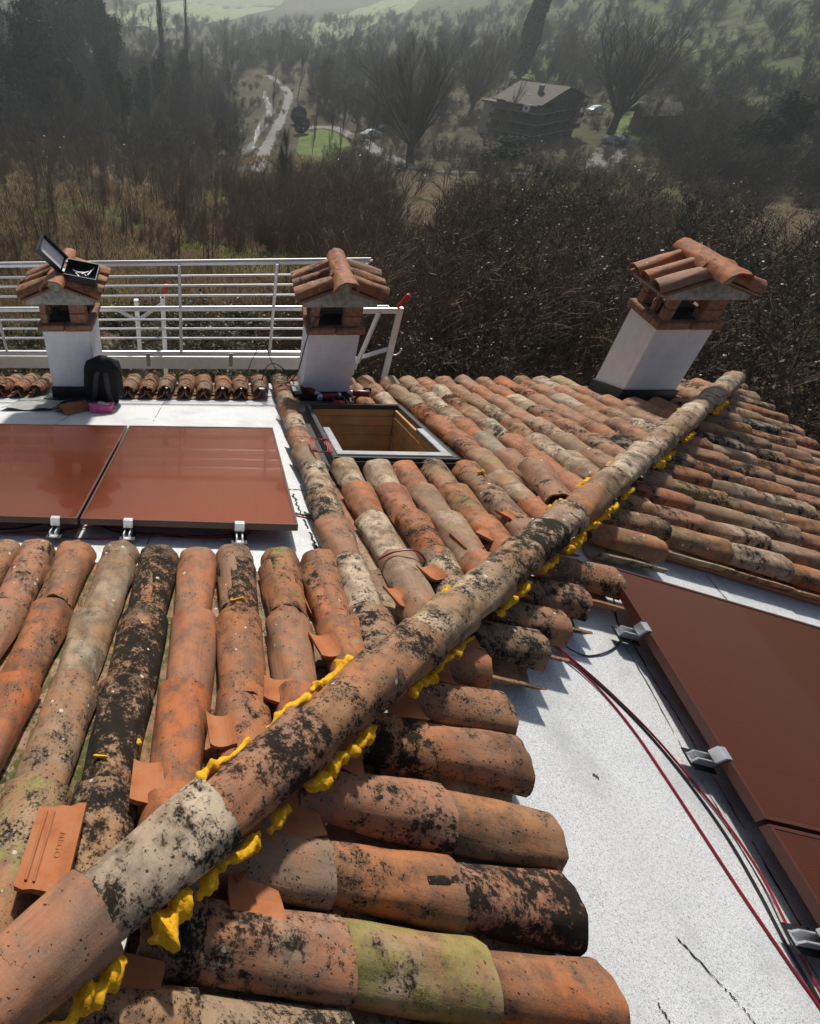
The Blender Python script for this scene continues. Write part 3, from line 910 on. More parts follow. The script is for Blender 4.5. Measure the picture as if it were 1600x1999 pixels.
# ------------------------------------------------------------------ skylight
def skylight():
    mb = MB()
    fA = lambda x, y, h: A(x, y, h)
    def ring(x0, x1, y0, y1, w, h0, h1):
        q = MB()
        q.prism([(x0, y0), (x1, y0), (x1, y0 + w), (x0, y0 + w)], h0, h1, fA)
        q.prism([(x0, y1 - w), (x1, y1 - w), (x1, y1), (x0, y1)], h0, h1, fA)
        q.prism([(x0, y0 + w + .001), (x0 + w, y0 + w + .001), (x0 + w, y1 - w - .001), (x0, y1 - w - .001)], h0, h1, fA)
        q.prism([(x1 - w, y0 + w + .001), (x1, y0 + w + .001), (x1, y1 - w - .001), (x1 - w, y1 - w - .001)], h0, h1, fA)
        return q
    root = ring(SX0 - .035, SX1 + .035, SY0 - .035, SY1 + .035, .034, .0, .125).build('skylight', M['black_metal'], house, bevel=.004)
    q = MB(); q.prism([(SX0 - .0, SY0 - .0), (SX1, SY0), (SX1, SY0 + .075), (SX0, SY0 + .075)], .105, .135, fA)
    q.build('sill_cover', M['zinc'], root, bevel=.004)
    for x0, x1 in ((SX0 + .0, SX0 + .05), (SX1 - .05, SX1 - .0)):
        q = MB(); q.prism([(x0, SY0 + .078), (x1, SY0 + .078), (x1, SY0 + .62), (x0, SY0 + .62)], .100, .132, fA)
        q.build('side_cover', M['zinc'], root, bevel=.003)
    q = ring(SX0 - .038, SX1 + .038, SY0 - .12, SY1 + .04, .004, .02, .127); q.build('outer_trim', M['black_metal'], root)
    q = MB(); q.prism([(SX0 - .06, SY0 - .13), (SX1 + .1, SY0 - .13), (SX1 + .06, SY0 - .038), (SX0 - .04, SY0 - .038)], .06, .075, fA); q.build('apron', M['black_metal'], root)
    q = MB(); q.prism([(SX0 - .12, SY1 + .04), (SX1 + .05, SY1 + .04), (SX1 + .05, SY1 + .50), (SX0 - .12, SY1 + .50)], .004, .03, fA); q.build('back_flashing', M['zinc'], root)
    q = MB(); q.prism([(SX0 - .115, SY0 - .1), (SX0 - .039, SY0 - .1), (SX0 - .039, SY1 + .04), (SX0 - .115, SY1 + .04)], .004, .05, fA); q.build('side_flashing', M['black_metal'], root)
    # pine lining boards, three courses on each side
    i0 = .036
    hs = [(.085, .03), (.028, -.05), (-.052, -.14), (-.142, -.26), (-.262, -.40)]
    for k, (h1, h0) in enumerate(hs):
        d = .018 if k % 2 == 0 else .024
        sides = [[(SX0, SY0 + .05), (SX0 + d, SY0 + .05), (SX0 + d, SY1), (SX0, SY1)], [(SX1 - d, SY0 + .05), (SX1, SY0 + .05), (SX1, SY1), (SX1 - d, SY1)],
                 [(SX0 + .026, SY1 - d), (SX1 - .026, SY1 - d), (SX1 - .026, SY1), (SX0 + .026, SY1)], [(SX0 + .026, SY0 + .05), (SX1 - .026, SY0 + .05), (SX1 - .026, SY0 + .05 + d), (SX0 + .026, SY0 + .05 + d)]]
        for poly in sides:
            q = MB(); q.prism(poly, h0, h1, fA); q.build('lining_board', M['wood'], root, bevel=.003)
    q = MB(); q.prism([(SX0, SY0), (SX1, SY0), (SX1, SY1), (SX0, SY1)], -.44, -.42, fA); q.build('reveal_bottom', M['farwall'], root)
skylight()

# ------------------------------------------------------------------ chimneys
def make_chimney():
    w = .45
    zb = 0.0                      # local z=0 is the top of the white shaft
    mb = MB(); mb.box((0, w / 2, -.55), (w, w, 1.1))
    root = mb.build('chimney', M['plaster'], house, bevel=.006)
    # black base flashing following the slope of the roof
    mb = MB()
    e = .018
    zf = lambda y, h: -.635 - m_ * y + h
    p = [(-w / 2 - e, -e), (w / 2 + e, -e), (w / 2 + e, w + e), (-w / 2 - e, w + e)]
    mb.hexa([Vector((x, y, zf(y, -.20))) for x, y in p] + [Vector((x, y, zf(y, .03))) for x, y in p])
    mb.build('base_flashing', M['black_metal'], root, bevel=.004)
    mb = MB()
    p = [(-w / 2 - .09, -.10), (w / 2 + .06, -.10), (w / 2 + .06, w + .04), (-w / 2 - .09, w + .04)]
    mb.hexa([Vector((x, y, zf(y, -.105))) for x, y in p] + [Vector((x, y, zf(y, -.085))) for x, y in p])
    mb.build('flashing_apron', M['black_metal'], root)
    # brick collar
    rg = random.Random(5)
    o = .035
    def brick(c, s, yaw=0, mat='brick', nm='brick'):
        q = MB(); q.box((0, 0, 0), s)
        q.build(nm, M[mat], root, bevel=.006, M=Matrix.Translation(c) @ Matrix.Rotation(yaw, 4, 'Z') @ Matrix.Rotation(rg.uniform(-.02, .02), 4, 'X'))
    hw = w / 2 + o
    for i in range(2):
        xx = -hw / 2 + i * hw
        brick((xx, -o + .06, .032), (hw - .006, .12, .06), rg.uniform(-.02, .02))
        brick((xx, w + o - .06, .032), (hw - .006, .12, .06))
        yy = .10 + .125 + i * .0
    for sgn in (-1, 1):
        for k in range(2):
            brick((sgn * (hw - .06), .0855 + .0705 + k * .143, .032), (.12, .139, .06), rg.uniform(-.02, .02))
    # piers and openings
    ph = .20
    for (x, y, sx, sy) in [(-.185, .05, .06, .10), (.135, .05, .155, .10), (-.175, w - .05, .085, .10), (.175, w - .05, .085, .10), (-.185, .22, .04, .06)]:
        for k in range(2):
            brick((x, y, .064 + ph / 4 + k * ph / 2), (sx, sy, ph / 2 - .003), rg.uniform(-.03, .03))
    q = MB(); q.box((0, w / 2, .066), (w - .08, w - .08, .006)); q.build('flue_floor', M['dark'], root)
    q = MB(); q.box((.0, w / 2 + .02, .09), (.22, .14, .045)); q.build('flue_pot', M['dark'], root)
    # gable slab
    z0 = .264
    gw, gy0, gy1 = .315, -.04, w + .04
    prof = [(-gw, 0), (gw, 0), (gw, .045), (0, .165), (-gw, .045)]
    mb = MB()
    n = len(prof)
    vs = [Vector((x, gy0, z0 + z)) for x, z in prof] + [Vector((x, gy1, z0 + z)) for x, z in prof]
    mb.add(vs, [tuple(range(n)), tuple(range(2 * n - 1, n - 1, -1))] + [(i, n + i, n + (i + 1) % n, (i + 1) % n) for i in range(n)])
    mb.build('gable_slab', M['concrete'], root, bevel=.006)
    # flat clay slabs and cap tiles
    ang = math.atan2(.12, .315)
    for s in (-1, 1):
        Mx = Matrix.Translation((0, 0, z0 + .168)) @ Matrix.Rotation(s * ang, 4, 'Y')
        q = MB(); q.box((s * .195, w / 2, .010), (.36, w + .12, .017)); q.build('clay_slab', M['brick'], root, M=Mx, bevel=.003)
        for k in range(3):
            yc = .052 + k * .185
            # axis along x, lower end outwards
            F = Matrix(((0, s, 0, 0), (-s, 0, 0, yc), (0, 0, 1, .018), (0, 0, 0, 1)))
            oo = inst('cap_tile', TV[(k * 2 + (s > 0)) % 8], Mx @ F @ Matrix.Translation((0, -.05, .012)) @ Matrix.Rotation(rg.uniform(-.05, .05), 4, 'Z') @ Matrix.Scale(.98, 4), root, (rg.uniform(.2, .6), rg.uniform(.3, .75), .3, 1))
        for k in range(2):
            yc = .145 + k * .185
            F = Matrix(((0, s, 0, 0), (-s, 0, 0, yc), (0, 0, 1, .018), (0, 0, 0, 1)))
            inst('cap_pan', PV[k], Mx @ F @ Matrix.Translation((0, .39, .075)) @ Matrix.Rotation(pi, 4, 'X'), root, (.5, .5, .3, 1))
    for k in range(2):
        F = Matrix(((-1, 0, 0, 0), (0, -1, 0, w + .10 - k * .30), (0, 0, 1, z0 + .235), (0, 0, 0, 1)))
        inst('ridge_tile', TV[3 + k], F @ Matrix.Rotation(-.05, 4, 'X') @ Matrix.Scale(1.08, 4), root, (.22, .12, .15, 1))
    q = MB(); q.tube([(0, -.115, z0 + .215), (0, -.05, z0 + .215), (0, w + .02, z0 + .215)], .058, 12); q.build('ridge_mortar', M['concrete'], root, smooth=True)
    return root
ch = make_chimney()
chims = [(-1.215, -.886, 0.0), (1.268, -.920, 0.0), (4.20, -.872, 0.0)]
ch0 = ch
for i, (x, z, a) in enumerate(chims[1:]):
    c = copy_tree(ch0, None)
    c.matrix_basis = Matrix.Translation((x, 4.82, z)) @ ch0.matrix_basis
    c['label'] = ['white rendered chimney behind the skylight with mossy tile cap', 'white chimney standing next to the hip with clean orange cap tiles'][i]
    if i == 1:
        for k in c.children:
            if 'tile' in k.name: k.color = (.2, .05, .2, 1)
ch0.matrix_basis = Matrix.Translation((chims[0][0], 4.82, chims[0][1])) @ ch0.matrix_basis
ch0['label'] = 'white rendered chimney beside the backpack, open tool case on its cap'

# ------------------------------------------------------------------ solar panels
PW, PL, PT = 1.134, 1.762, .036
def make_panel(label, M0, clamps, side):
    root = empty('solar_panel', M0.to_translation(), label, 'solar panel', 'terracotta coloured solar panels')
    root.matrix_basis = M0
    q = MB()
    fwid = .012
    for c, s in [((0, fwid / 2, 0), (PW, fwid, PT)), ((0, PL - fwid / 2, 0), (PW, fwid, PT)), ((-PW / 2 + fwid / 2, PL / 2, 0), (fwid, PL - 2 * fwid - .002, PT)), ((PW / 2 - fwid / 2, PL / 2, 0), (fwid, PL - 2 * fwid - .002, PT))]:
        q.box((c[0], c[1], -PT / 2), s)
    q.build('frame', M['pframe'], root, M=M0.copy())
    q = MB(); q.box((0, PL / 2, -.006), (PW - 2 * fwid - .002, PL - 2 * fwid - .002, .006)); q.build('glass', M['panel'], root, M=M0.copy())
    for cx in clamps:
        Mc = M0 @ Matrix.Translation((cx, 0, -.002)) @ Matrix.Diagonal((.8, .85, 1, 1))
        q = MB()
        q.box((0, -.012, -.016), (.062, .020, .044)); q.box((0, .004, .0055), (.062, .020, .005))
        cl = q.build('clamp', M['alu'], root, M=Mc, bevel=.003)
        q = MB(); q.box((-.018, -.04, -.058), (.008, .11, .034)); q.box((.018, -.04, -.058), (.008, .11, .034)); q.box((0, -.04, -.072), (.05, .11, .006))
        q.build('rail_end', M['alu'], cl, M=Mc, bevel=.0015)
        q = MB(); q.box((0, -.035, -.079), (.10, .12, .006)); q.build('rubber_pad', M['black'], cl, M=Mc)
    for cx in (-.285, .285):
        q = MB(); q.box((cx, PL / 2 + .04, -.056), (.04, PL - .16, .034)); q.build('mounting_rail', M['alu'], root, M=M0.copy())
    return root
hp = .122
xA = .666 - PW / 2
make_panel('orange solar panel beside the tile line next to the skylight', frameA(A(xA, 1.885, hp)), [-.31, .27], 1)
make_panel('orange solar panel at the left edge below the white chimney', frameA(A(xA - PW - .016, 1.885, hp)), [.45], 1)
yB = 1.775 - PW / 2
make_panel('dark brown solar panel below the field of tiles at right', frameB(B(2.075, yB, hp)), [-.21, .345], 1)
make_panel('dark brown solar panel cut off by the lower right picture corner', frameB(B(2.075, yB - PW - .016, hp)), [-.255], 1)

# ------------------------------------------------------------------ cables
def cable(label, pts, fr, r, mat, name='cable', grp=None, n=10):
    P = smooth_path([fr(*p) if fr else p for p in pts], n)
    o = MB().tube(P, r, 6).build(name, M[mat], None, smooth=True)
    return tag(o, label, 'cable', grp)
cable('red cable arching lowest over the white membrane at lower right', [(1.62, 1.26, .035), (1.70, 1.22, .012), (1.80, 1.10, .006), (1.86, .95, .006), (1.895, .78, .006), (1.925, .60, .006), (1.955, .42, .006), (1.99, .25, .006), (2.02, .1, .006), (2.03, -.3, .006)], B, .0042, 'red')
cable('dark red cable running beside the black one past the clamps', [(1.62, 1.28, .035), (1.71, 1.235, .014), (1.82, 1.13, .008), (1.925, .98, .008), (1.995, .83, .008), (2.055, .66, .008), (2.065, .5, .016), (2.045, .35, .02), (2.035, .2, .014), (2.04, -.3, .012)], B, .0042, 'red')
cable('black cable running along the dark panels to the lower right', [(1.62, 1.27, .04), (1.71, 1.225, .010), (1.82, 1.12, .005), (1.92, .965, .005), (1.985, .80, .005), (2.025, .62, .005), (2.03, .45, .005), (2.02, .28, .005), (2.03, .05, .005), (2.03, -.3, .005)], B, .0045, 'black')
cable('thin black cable looping from tile ends to the upper clamp', [(2.105, 1.66, .05), (2.10, 1.55, .01), (2.08, 1.46, .006), (2.02, 1.385, .006), (1.92, 1.315, .006), (1.80, 1.27, .006), (1.66, 1.275, .04)], B, .0034, 'black')
cable('red cable lying below the orange panels, long sagging run', [(-1.2, 1.86, .01), (-.93, 1.91, .006), (-.6, 1.97, .008), (-.38, 2.01, .012), (-.15, 1.96, .008), (.05, 1.93, .006), (.27, 1.935, .006), (.42, 1.99, .008), (.50, 2.12, .02)], A, .0042, 'red')
cable('second red cable below the orange panels crossing the first', [(-1.2, 1.87, .012), (-.8, 1.90, .012), (-.45, 1.88, .006), (-.2, 1.90, .014), (.0, 1.945, .012), (.15, 1.925, .012), (.3, 1.95, .012), (.40, 2.02, .012)], A, .0042, 'red')
cable('black cable bundled under the orange panel edge at left', [(-1.3, 1.95, .01), (-.9, 1.96, .006), (-.7, 2.03, .012), (-.35, 2.04, .02), (-.2, 1.99, .02), (-.3, 2.05, .02), (-.12, 2.08, .03)], A, .005, 'black')
cable('black cable below the clamps of the right orange panel', [(-.45, 2.06, .03), (-.30, 1.965, .01), (-.05, 1.955, .006), (.12, 1.945, .006), (.30, 1.97, .006), (.44, 2.06, .02)], A, .0045, 'black')
cable('red cable tail coming out beside the orange panel corner', [(.60, 2.22, .05), (.70, 2.235, .008), (.78, 2.20, .008), (.88, 2.17, .03)], A, .0042, 'red')
cable('black cable tail beside the red one at panel corner', [(.58, 2.27, .05), (.69, 2.27, .008), (.78, 2.235, .008), (.88, 2.20, .03)], A, .0042, 'black')
coil = []
for k in range(46):
    a = k / 46 * 2 * pi * 4.5
    coil.append((.925 + .055 * cos(a) + .0007 * k, 3.02 + .16 * sin(a) - .002 * k, .165 + .012 * sin(3 * a) + .0006 * k))
cable('coil of thin red cable resting on the tile line beside skylight', coil, A, .0034, 'red', n=4)
cable('dark red cable pulled across the tiles under the hip', [(1.0, 1.60, .10), (1.06, 1.585, .15), (1.15, 1.585, .16), (1.21, 1.60, .10)], A, .0045, 'red')
cable('black wire hanging from the middle chimney cap to the eave', [(1.16, 4.80, -.70), (1.06, 4.79, -.80), (1.02, 4.80, -.98), (1.0, 4.83, -1.2), (.98, 4.86, -1.35), (.93, 4.9, -1.46), (.9, 5.0, -1.55)], None, .006, 'black')
cable('black wire curling up left of the middle chimney', [(.99, 4.88, -1.52), (.90, 4.9, -1.38), (.78, 4.95, -1.30), (.70, 5.0, -1.36), (.66, 5.0, -1.52)], None, .005, 'black')
cable('thin black wire loop between railing and middle chimney', [(.97, 4.9, -1.40), (.88, 4.95, -1.44), (.76, 5.0, -1.34), (.68, 5.05, -1.18), (.60, 5.05, -1.20), (.52, 5.02, -1.40), (.50, 5.0, -1.53)], None, .004, 'black')
cable('black cable heap among the tools on the flashing', [A(1.40 + .09 * cos(k * .9) * (1 + .3 * sin(k)), 4.62 + .10 * sin(k * .9), .05 + .03 * abs(sin(k * 1.7))) for k in range(26)], None, .006, 'black', n=4)

# ------------------------------------------------------------------ guard rail behind the eave
GY = 5.75
gr = empty('guard_rail', (0, GY, -1.9), 'white metal guard rail with toe board running behind the eave', 'railing')
def bar(name, a, b, r, n=8, mat='white_metal', par=gr):
    return MB().tube([a, b], r, n).build(name, M[mat], par, smooth=True)
def flat(name, c, s, mat='white_metal', par=gr, bev=.004):
    return MB().box((0, 0, 0), s).build(name, M[mat], par, bevel=bev, M=Matrix.Translation(c))
X0 = -3.6
flat('top_rail', ((X0 + 1.70) / 2, GY, -.612), (1.70 - X0, .05, .055), bev=.02)
for z in (-.745, -.845, -.952, -1.218, -1.322, -1.434): bar('rail', (X0, GY, z), (1.66 if z > -1 else 1.25, GY, z), .012)
flat('middle_rail', ((X0 + 1.95) / 2, GY - .03, -1.082), (1.95 - X0, .04, .05), bev=.012)
flat('bottom_rail', ((X0 + 1.25) / 2, GY - .03, -1.600), (1.25 - X0, .05, .05), bev=.012)
flat('toe_board', ((X0 + 1.76) / 2, GY + .04, -1.756), (1.76 - X0, .02, .155))
for x in (-3.2, -2.2, -1.205, -.196, .777, 1.64):
    bar('post', (x, GY - .035, -.62), (x, GY - .035, -1.61), .017)
for x in (-2.6, -1.58, -.57, .355, 1.30):
    flat('bracket', (x, GY - .065, -1.665), (.045, .012, .16), 'zinc')
# end frame at right and the brace further left
flat('end_post', (2.055, GY - .06, -1.50), (.055, .05, .87))
flat('end_rail', (1.80, GY - .09, -1.085), (.44, .03, .055))
MB().tube([(1.84, GY - .1, -1.10), (1.72, GY - .12, -1.66)], .026, 4).build('brace', M['white_metal'], gr)
MB().tube([(1.70, GY - .08, -1.64), (2.03, GY - .07, -1.52)], .028, 4).build('brace', M['white_metal'], gr)
flat('end_plate', (1.62, GY - .05, -1.74), (.20, .03, .22))
MB().tube(smooth_path([(2.06, GY - .09, -1.56), (2.10, GY - .1, -1.58), (2.14, GY - .1, -1.55), (2.15, GY - .1, -1.50)], 5), .008, 6).build('hook', M['white_metal'], gr, smooth=True)
flat('brace_post', (-.75, GY + .55, -1.62), (.05, .05, .78)); 
flat('rear_post', (-.42, GY + .35, -1.60), (.05, .05, .98))
MB().tube([(-1.05, GY + .5, -1.28), (-.76, GY + .5, -1.46)], .022, 4).build('brace', M['white_metal'], gr)
MB().tube([(-.45, GY + .5, -1.26), (-.74, GY + .5, -1.46)], .022, 4).build('brace', M['white_metal'], gr)
def red_grip(label, p, d):
    p = Vector(p); d = Vector(d).normalized()
    o = MB().tube([p, p + d * .02, p + d * .07, p + d * .12, p + d * .15, p + d * .165], [.014, .02, .017, .028, .03, .012], 10).build('red_grip', M['brightred'], None, smooth=True)
    return tag(o, label, 'clamp grip', 'red grips on the railing')
red_grip('red plastic grip on the end post right of the chimney', (2.02, GY - .06, -1.062), (.55, 0, .75))
red_grip('small red plastic grip on the rail near the left chimney', (-.42, GY + .33, -1.12), (.3, 0, .9))

# ------------------------------------------------------------------ things lying about
def blob(name, mat, size, seed, parent=None, M0=None, sub=4, squ=.55, nz_=.06):
    bm = bmesh.new(); bmesh.ops.create_cube(bm, size=2)
    bmesh.ops.subdivide_edges(bm, edges=bm.edges[:], cuts=9, use_grid_fill=True)
    rg = random.Random(seed); ph = [rg.uniform(0, 6.28) for _ in range(6)]
    for v in bm.verts:
        c = v.co.copy()
        s = c.normalized()
        q = c * (1 - squ) + s * 1.25 * squ
        q *= 1 + nz_ * (sin(q.x * 5 + ph[0]) * cos(q.y * 4 + ph[1]) + .6 * sin(q.z * 7 + ph[2] + q.x * 3))
        v.co = Vector((q.x * size[0] / 2, q.y * size[1] / 2, q.z * size[2] / 2))
    me = bpy.data.meshes.new(name); bm.to_mesh(me); bm.free()
    me.polygons.foreach_set('use_smooth', [True] * len(me.polygons)); me.materials.append(M[mat])
    o = bpy.data.objects.new(name, me)
    if M0 is not None: o.matrix_basis = M0
    return link(o, parent)
M['webbing'] = mat_plain('strap_webbing', (.035, .035, .038), .7, 0, .3, 60)
bpM = Matrix.Translation((-.885, 4.70, -1.355)) @ Matrix.Rotation(.22, 4, 'X') @ Matrix.Rotation(.10, 4, 'Y')
bp = empty('backpack', (-.885, 4.70, -1.60), 'black backpack with two straps leaning against the left chimney', 'backpack')
blob('body', 'fabric', (.33, .19, .50), 2, bp, bpM, squ=.72, nz_=.04)
blob('front_pocket', 'fabric', (.22, .09, .24), 3, bp, bpM @ Matrix.Translation((.0, .10, -.07)))
for s in (-1, 1):
    P = smooth_path([(s * .035, -.075, .205), (s * .05, -.115, .15), (s * .065, -.125, .0), (s * .085, -.11, -.13), (s * .11, -.08, -.20)], 6)
    q = MB()
    vs, fs = [], []
    for i, p in enumerate(P):
        for dx, dy in ((-.022, 0), (.022, 0), (.022, -.013), (-.022, -.013)): vs.append((p.x + dx, p.y + dy - .012, p.z))
        if i:
            for k in range(4): fs.append(((i - 1) * 4 + k, (i - 1) * 4 + (k + 1) % 4, i * 4 + (k + 1) % 4, i * 4 + k))
    q.add(vs, fs); q.build('strap', M['webbing'], bp, M=bpM, smooth=True)
MB().tube(smooth_path([(-.03, -.03, .225), (-.02, -.04, .255), (.02, -.04, .255), (.03, -.03, .225)], 5), .008, 6).build('handle', M['fabric'], bp, smooth=True, M=bpM)
MB().tube(smooth_path([(.10, -.06, -.22), (.16, -.10, -.235), (.24, -.06, -.23), (.30, -.08, -.225)], 5), .006, 6).build('strap_end', M['fabric'], bp, smooth=True, M=bpM)

# open tool case on the left chimney cap
tcM = Matrix.Translation((-1.00, 4.88, -.365)) @ Matrix.Rotation(.20, 4, 'Y') @ Matrix.Rotation(.34, 4, 'X')
tcs = empty('tool_case', (-1.00, 4.90, -.44), 'open black tool case with white lined lid on the left chimney cap', 'tool case')
q = MB(); cw, cd, chh = .29, .20, .075
q.box((0, 0, -chh / 2 + .004), (cw, cd, .008)); q.box((0, -cd / 2 + .004, 0), (cw, .008, chh)); q.box((0, cd / 2 - .004, 0), (cw, .008, chh)); q.box((-cw / 2 + .004, 0, 0), (.008, cd - .018, chh)); q.box((cw / 2 - .004, 0, 0), (.008, cd - .018, chh))
q.build('tray', M['case'], tcs, M=tcM)
ldM = tcM @ Matrix.Translation((-cw / 2 - .006, 0, .036)) @ Matrix.Rotation(rad(44), 4, 'Y')
q = MB(); q.box((-cw / 2, 0, -.022), (cw, cd, .008)); q.box((-cw / 2, -cd / 2 + .004, 0), (cw, .008, .042)); q.box((-cw / 2, cd / 2 - .004, 0), (cw, .008, .042)); q.box((-cw + .004, 0, 0), (.008, cd - .018, .042))
ld = q.build('lid', M['case'], tcs, M=ldM)
q = MB(); q.box((-cw / 2, 0, -.012), (cw - .05, cd - .03, .006)); q.build('white_lining', M['paper'], tcs, M=ldM)
for yy in (-.06, .06):
    q = MB(); q.box((-cw / 2 - .003, yy, .035), (.02, .04, .02)); q.build('hinge', M['steel'], tcs, M=tcM, bevel=.002)
for k in range(5):
    a = .5 * k - .8; c = Vector((.02 + .03 * (k - 2), -.02 + .012 * k, -.012 + .004 * k))
    MB().tube([c - Vector((cos(a), sin(a), 0)) * .06, c + Vector((cos(a), sin(a), .05)) * .06], [.007, .005], 6).build('wrench', M['steel'], tcs, M=tcM, smooth=True)

# loose ridge tile, pink bag and felt scrap on the membrane
q = MB()
lt = []
for hh in (0, .013):
    for y in (0, .30):
        for x, z in ((-.12, 0), (-.06, .035), (0, .062), (.06, .035), (.12, 0)): lt.append((x, y, z + hh))
fs = []
for i in range(4): fs += [(i, i + 5, i + 6, i + 1), (10 + i, 11 + i, 16 + i, 15 + i), (i, i + 1, 11 + i, 10 + i), (5 + i, 15 + i, 16 + i, 6 + i)]
fs += [(0, 10, 15, 5), (4, 9, 19, 14)]
q.add(lt, fs)
o = q.build('loose_tile', M['clay'], None, M=frameA(A(-1.255, 4.30, .004)) @ Matrix.Rotation(rad(-42), 4, 'Z'))
tag(o, 'loose brown ridge tile lying on the membrane before the left chimney', 'roof tile')
o = blob('plastic_bag', 'pink', (.20, .17, .07), 9, None, frameA(A(-.875, 4.41, .034)), squ=.4, nz_=.16)
tag(o, 'crumpled pink plastic packet on the membrane beside the backpack', 'packet')
q = MB(); q.box((0, 0, 0), (.11, .08, .004)); q.build('white_print', M['paper'], o, M=frameA(A(-.85, 4.40, .074)) @ Matrix.Rotation(.15, 4, 'Y'), bevel=.001)
V, F = [], []
for j in range(13):
    for i in range(13):
        u, v = i / 12, j / 12
        V.append(A(-1.86 + .50 * u + .10 * v, 4.36 + .47 * v, .012 + .012 * (1 + sin(u * 9 + v * 4) * cos(v * 7))))
for j in range(12):
    for i in range(12):
        a = j * 13 + i; F.append((a, a + 1, a + 14, a + 13))
o = MB().add(V, F).build('felt_sheet', M['felt'], None, smooth=True, sharp=80)
tag(o, 'wrinkled grey felt sheet lying left of the left chimney base', 'felt sheet')
o = MB(); o.prism([(.93, 4.55), (1.0, 4.55), (1.02, 4.95), (.94, 4.95)], .16, .175, A)
tag(o.build('flashing_offcut', M['felt'], None), 'grey flashing offcut leaning left of the middle chimney', 'offcut')

def drill(label, p, yaw, mat='redplastic', tip=0):
    M0 = frameA(p) @ Matrix.Rotation(yaw, 4, 'Z') @ Matrix.Rotation(tip, 4, 'Y')
    r = empty('cordless_drill', p, label, 'power tool', 'power tools by the middle chimney')
    r.matrix_basis = M0
    MB().tube([(-.09, 0, .03), (-.085, 0, .03), (-.07, 0, .03), (.05, 0, .03), (.065, 0, .03)], [.01, .026, .031, .031, .022], 12).build('motor_body', M[mat], r, smooth=True, M=M0)
    MB().tube([(.066, 0, .03), (.075, 0, .03), (.11, 0, .03), (.12, 0, .03)], [.02, .024, .02, .008], 10).build('chuck', M['steel'], r, smooth=True, M=M0)
    MB().tube([(-.05, 0, .03), (-.06, -.06, .03), (-.065, -.11, .03)], [.022, .019, .021], 8).build('grip', M['black'], r, smooth=True, M=M0)
    MB().box((0, 0, 0), (.075, .045, .06)).build('battery', M['black'], r, M=M0 @ Matrix.Translation((-.06, -.135, .03)), bevel=.006)
    return r
drill('dark red cordless drill pointing right at the chimney foot', A(1.10, 4.78, .10), -.45, tip=.25)
drill('dark red cordless drill lying rightmost on the tiles', A(1.56, 4.62, .11), 2.9)
M0 = frameA(A(1.29, 4.70, .09)) @ Matrix.Rotation(.28, 4, 'Z')
r = empty('torch', A(1.29, 4.70, .05), 'dark red cylinder torch with silver ends before the middle chimney', 'torch')
MB().tube([(-.07, 0, 0), (.09, 0, 0)], .026, 12).build('barrel', M['redplastic'], r, smooth=True, M=M0)
MB().tube([(-.125, 0, 0), (-.12, 0, 0), (-.08, 0, 0), (-.071, 0, 0)], [.02, .033, .033, .025], 14).build('head', M['steel'], r, smooth=True, M=M0)
MB().tube([(-.131, 0, 0), (-.1255, 0, 0)], .019, 12).build('lens', M['glass'], r, M=M0)
MB().tube([(.091, 0, 0), (.095, 0, 0), (.115, 0, 0)], [.025, .031, .028], 12).build('tail_cap', M['steel'], r, smooth=True, M=M0)
q = MB().box((0, 0, 0), (.11, .07, .08))
o = q.build('battery_pack', M['black'], None, M=frameA(A(.975, 4.66, .13)) @ Matrix.Rotation(.3, 4, 'Z'), bevel=.01)
tag(o, 'black battery pack at the tile line left of the drills', 'battery')
MB().box((0, 0, 0), (.07, .004, .03)).build('contact_plate', M['steel'], o, M=frameA(A(.975, 4.66, .13)) @ Matrix.Rotation(.3, 4, 'Z') @ Matrix.Translation((0, -.037, .01)))
o = blob('cap', 'brightred', (.09, .07, .06), 14, None, frameA(A(1.36, 4.52, .06)), squ=.7)
tag(o, 'small bright red plastic cap below the torch', 'cap')
MB().tube([(0, 0, 0), (.06, .02, 0)], [.012, .006], 8).build('nozzle', M['black'], o, smooth=True, M=frameA(A(1.39, 4.52, .06)))

# ------------------------------------------------------------------ vegetation
def grow(rg, p, d, L, r, lev, maxlev, out, up=.12, spread=.65, nch=4, shrink=.62, nseg=4, rmin=.004, lo=.25, wig=.10):
    step = L / nseg
    rc = r
    for i in range(nseg):
        d = d + rg.normal(0, wig, 3) + np.array([0, 0, up * .3])
        d = d / np.linalg.norm(d)
        q = p + d * step
        r2 = max(rmin, r * (1 - .75 * (i + 1) / nseg))
        out.append((p, q, rc, r2, lev))
        if lev < maxlev and (i + 1) / nseg > lo:
            k = nch if i < nseg - 1 else nch + 1
            k = max(1, int(round(k * rg.uniform(.5, 1.3) / (nseg * (1 - lo)) * 2)))
            for _ in range(k):
                v = rg.normal(0, 1, 3); v -= d * v.dot(d); v /= np.linalg.norm(v) + 1e-9
                nd = d * (1 - spread * .5) + v * spread * rg.uniform(.6, 1.2); nd[2] += up
                nd /= np.linalg.norm(nd)
                grow(rg, p + (q - p) * rg.uniform(.3, 1), nd, L * shrink * rg.uniform(.7, 1.15) * (1 - .35 * i / nseg), max(rmin, rc * .55), lev + 1, maxlev, out, up, spread, nch, shrink, max(2, nseg - 1), rmin, .2, wig * 1.2)
        p, rc = q, r2

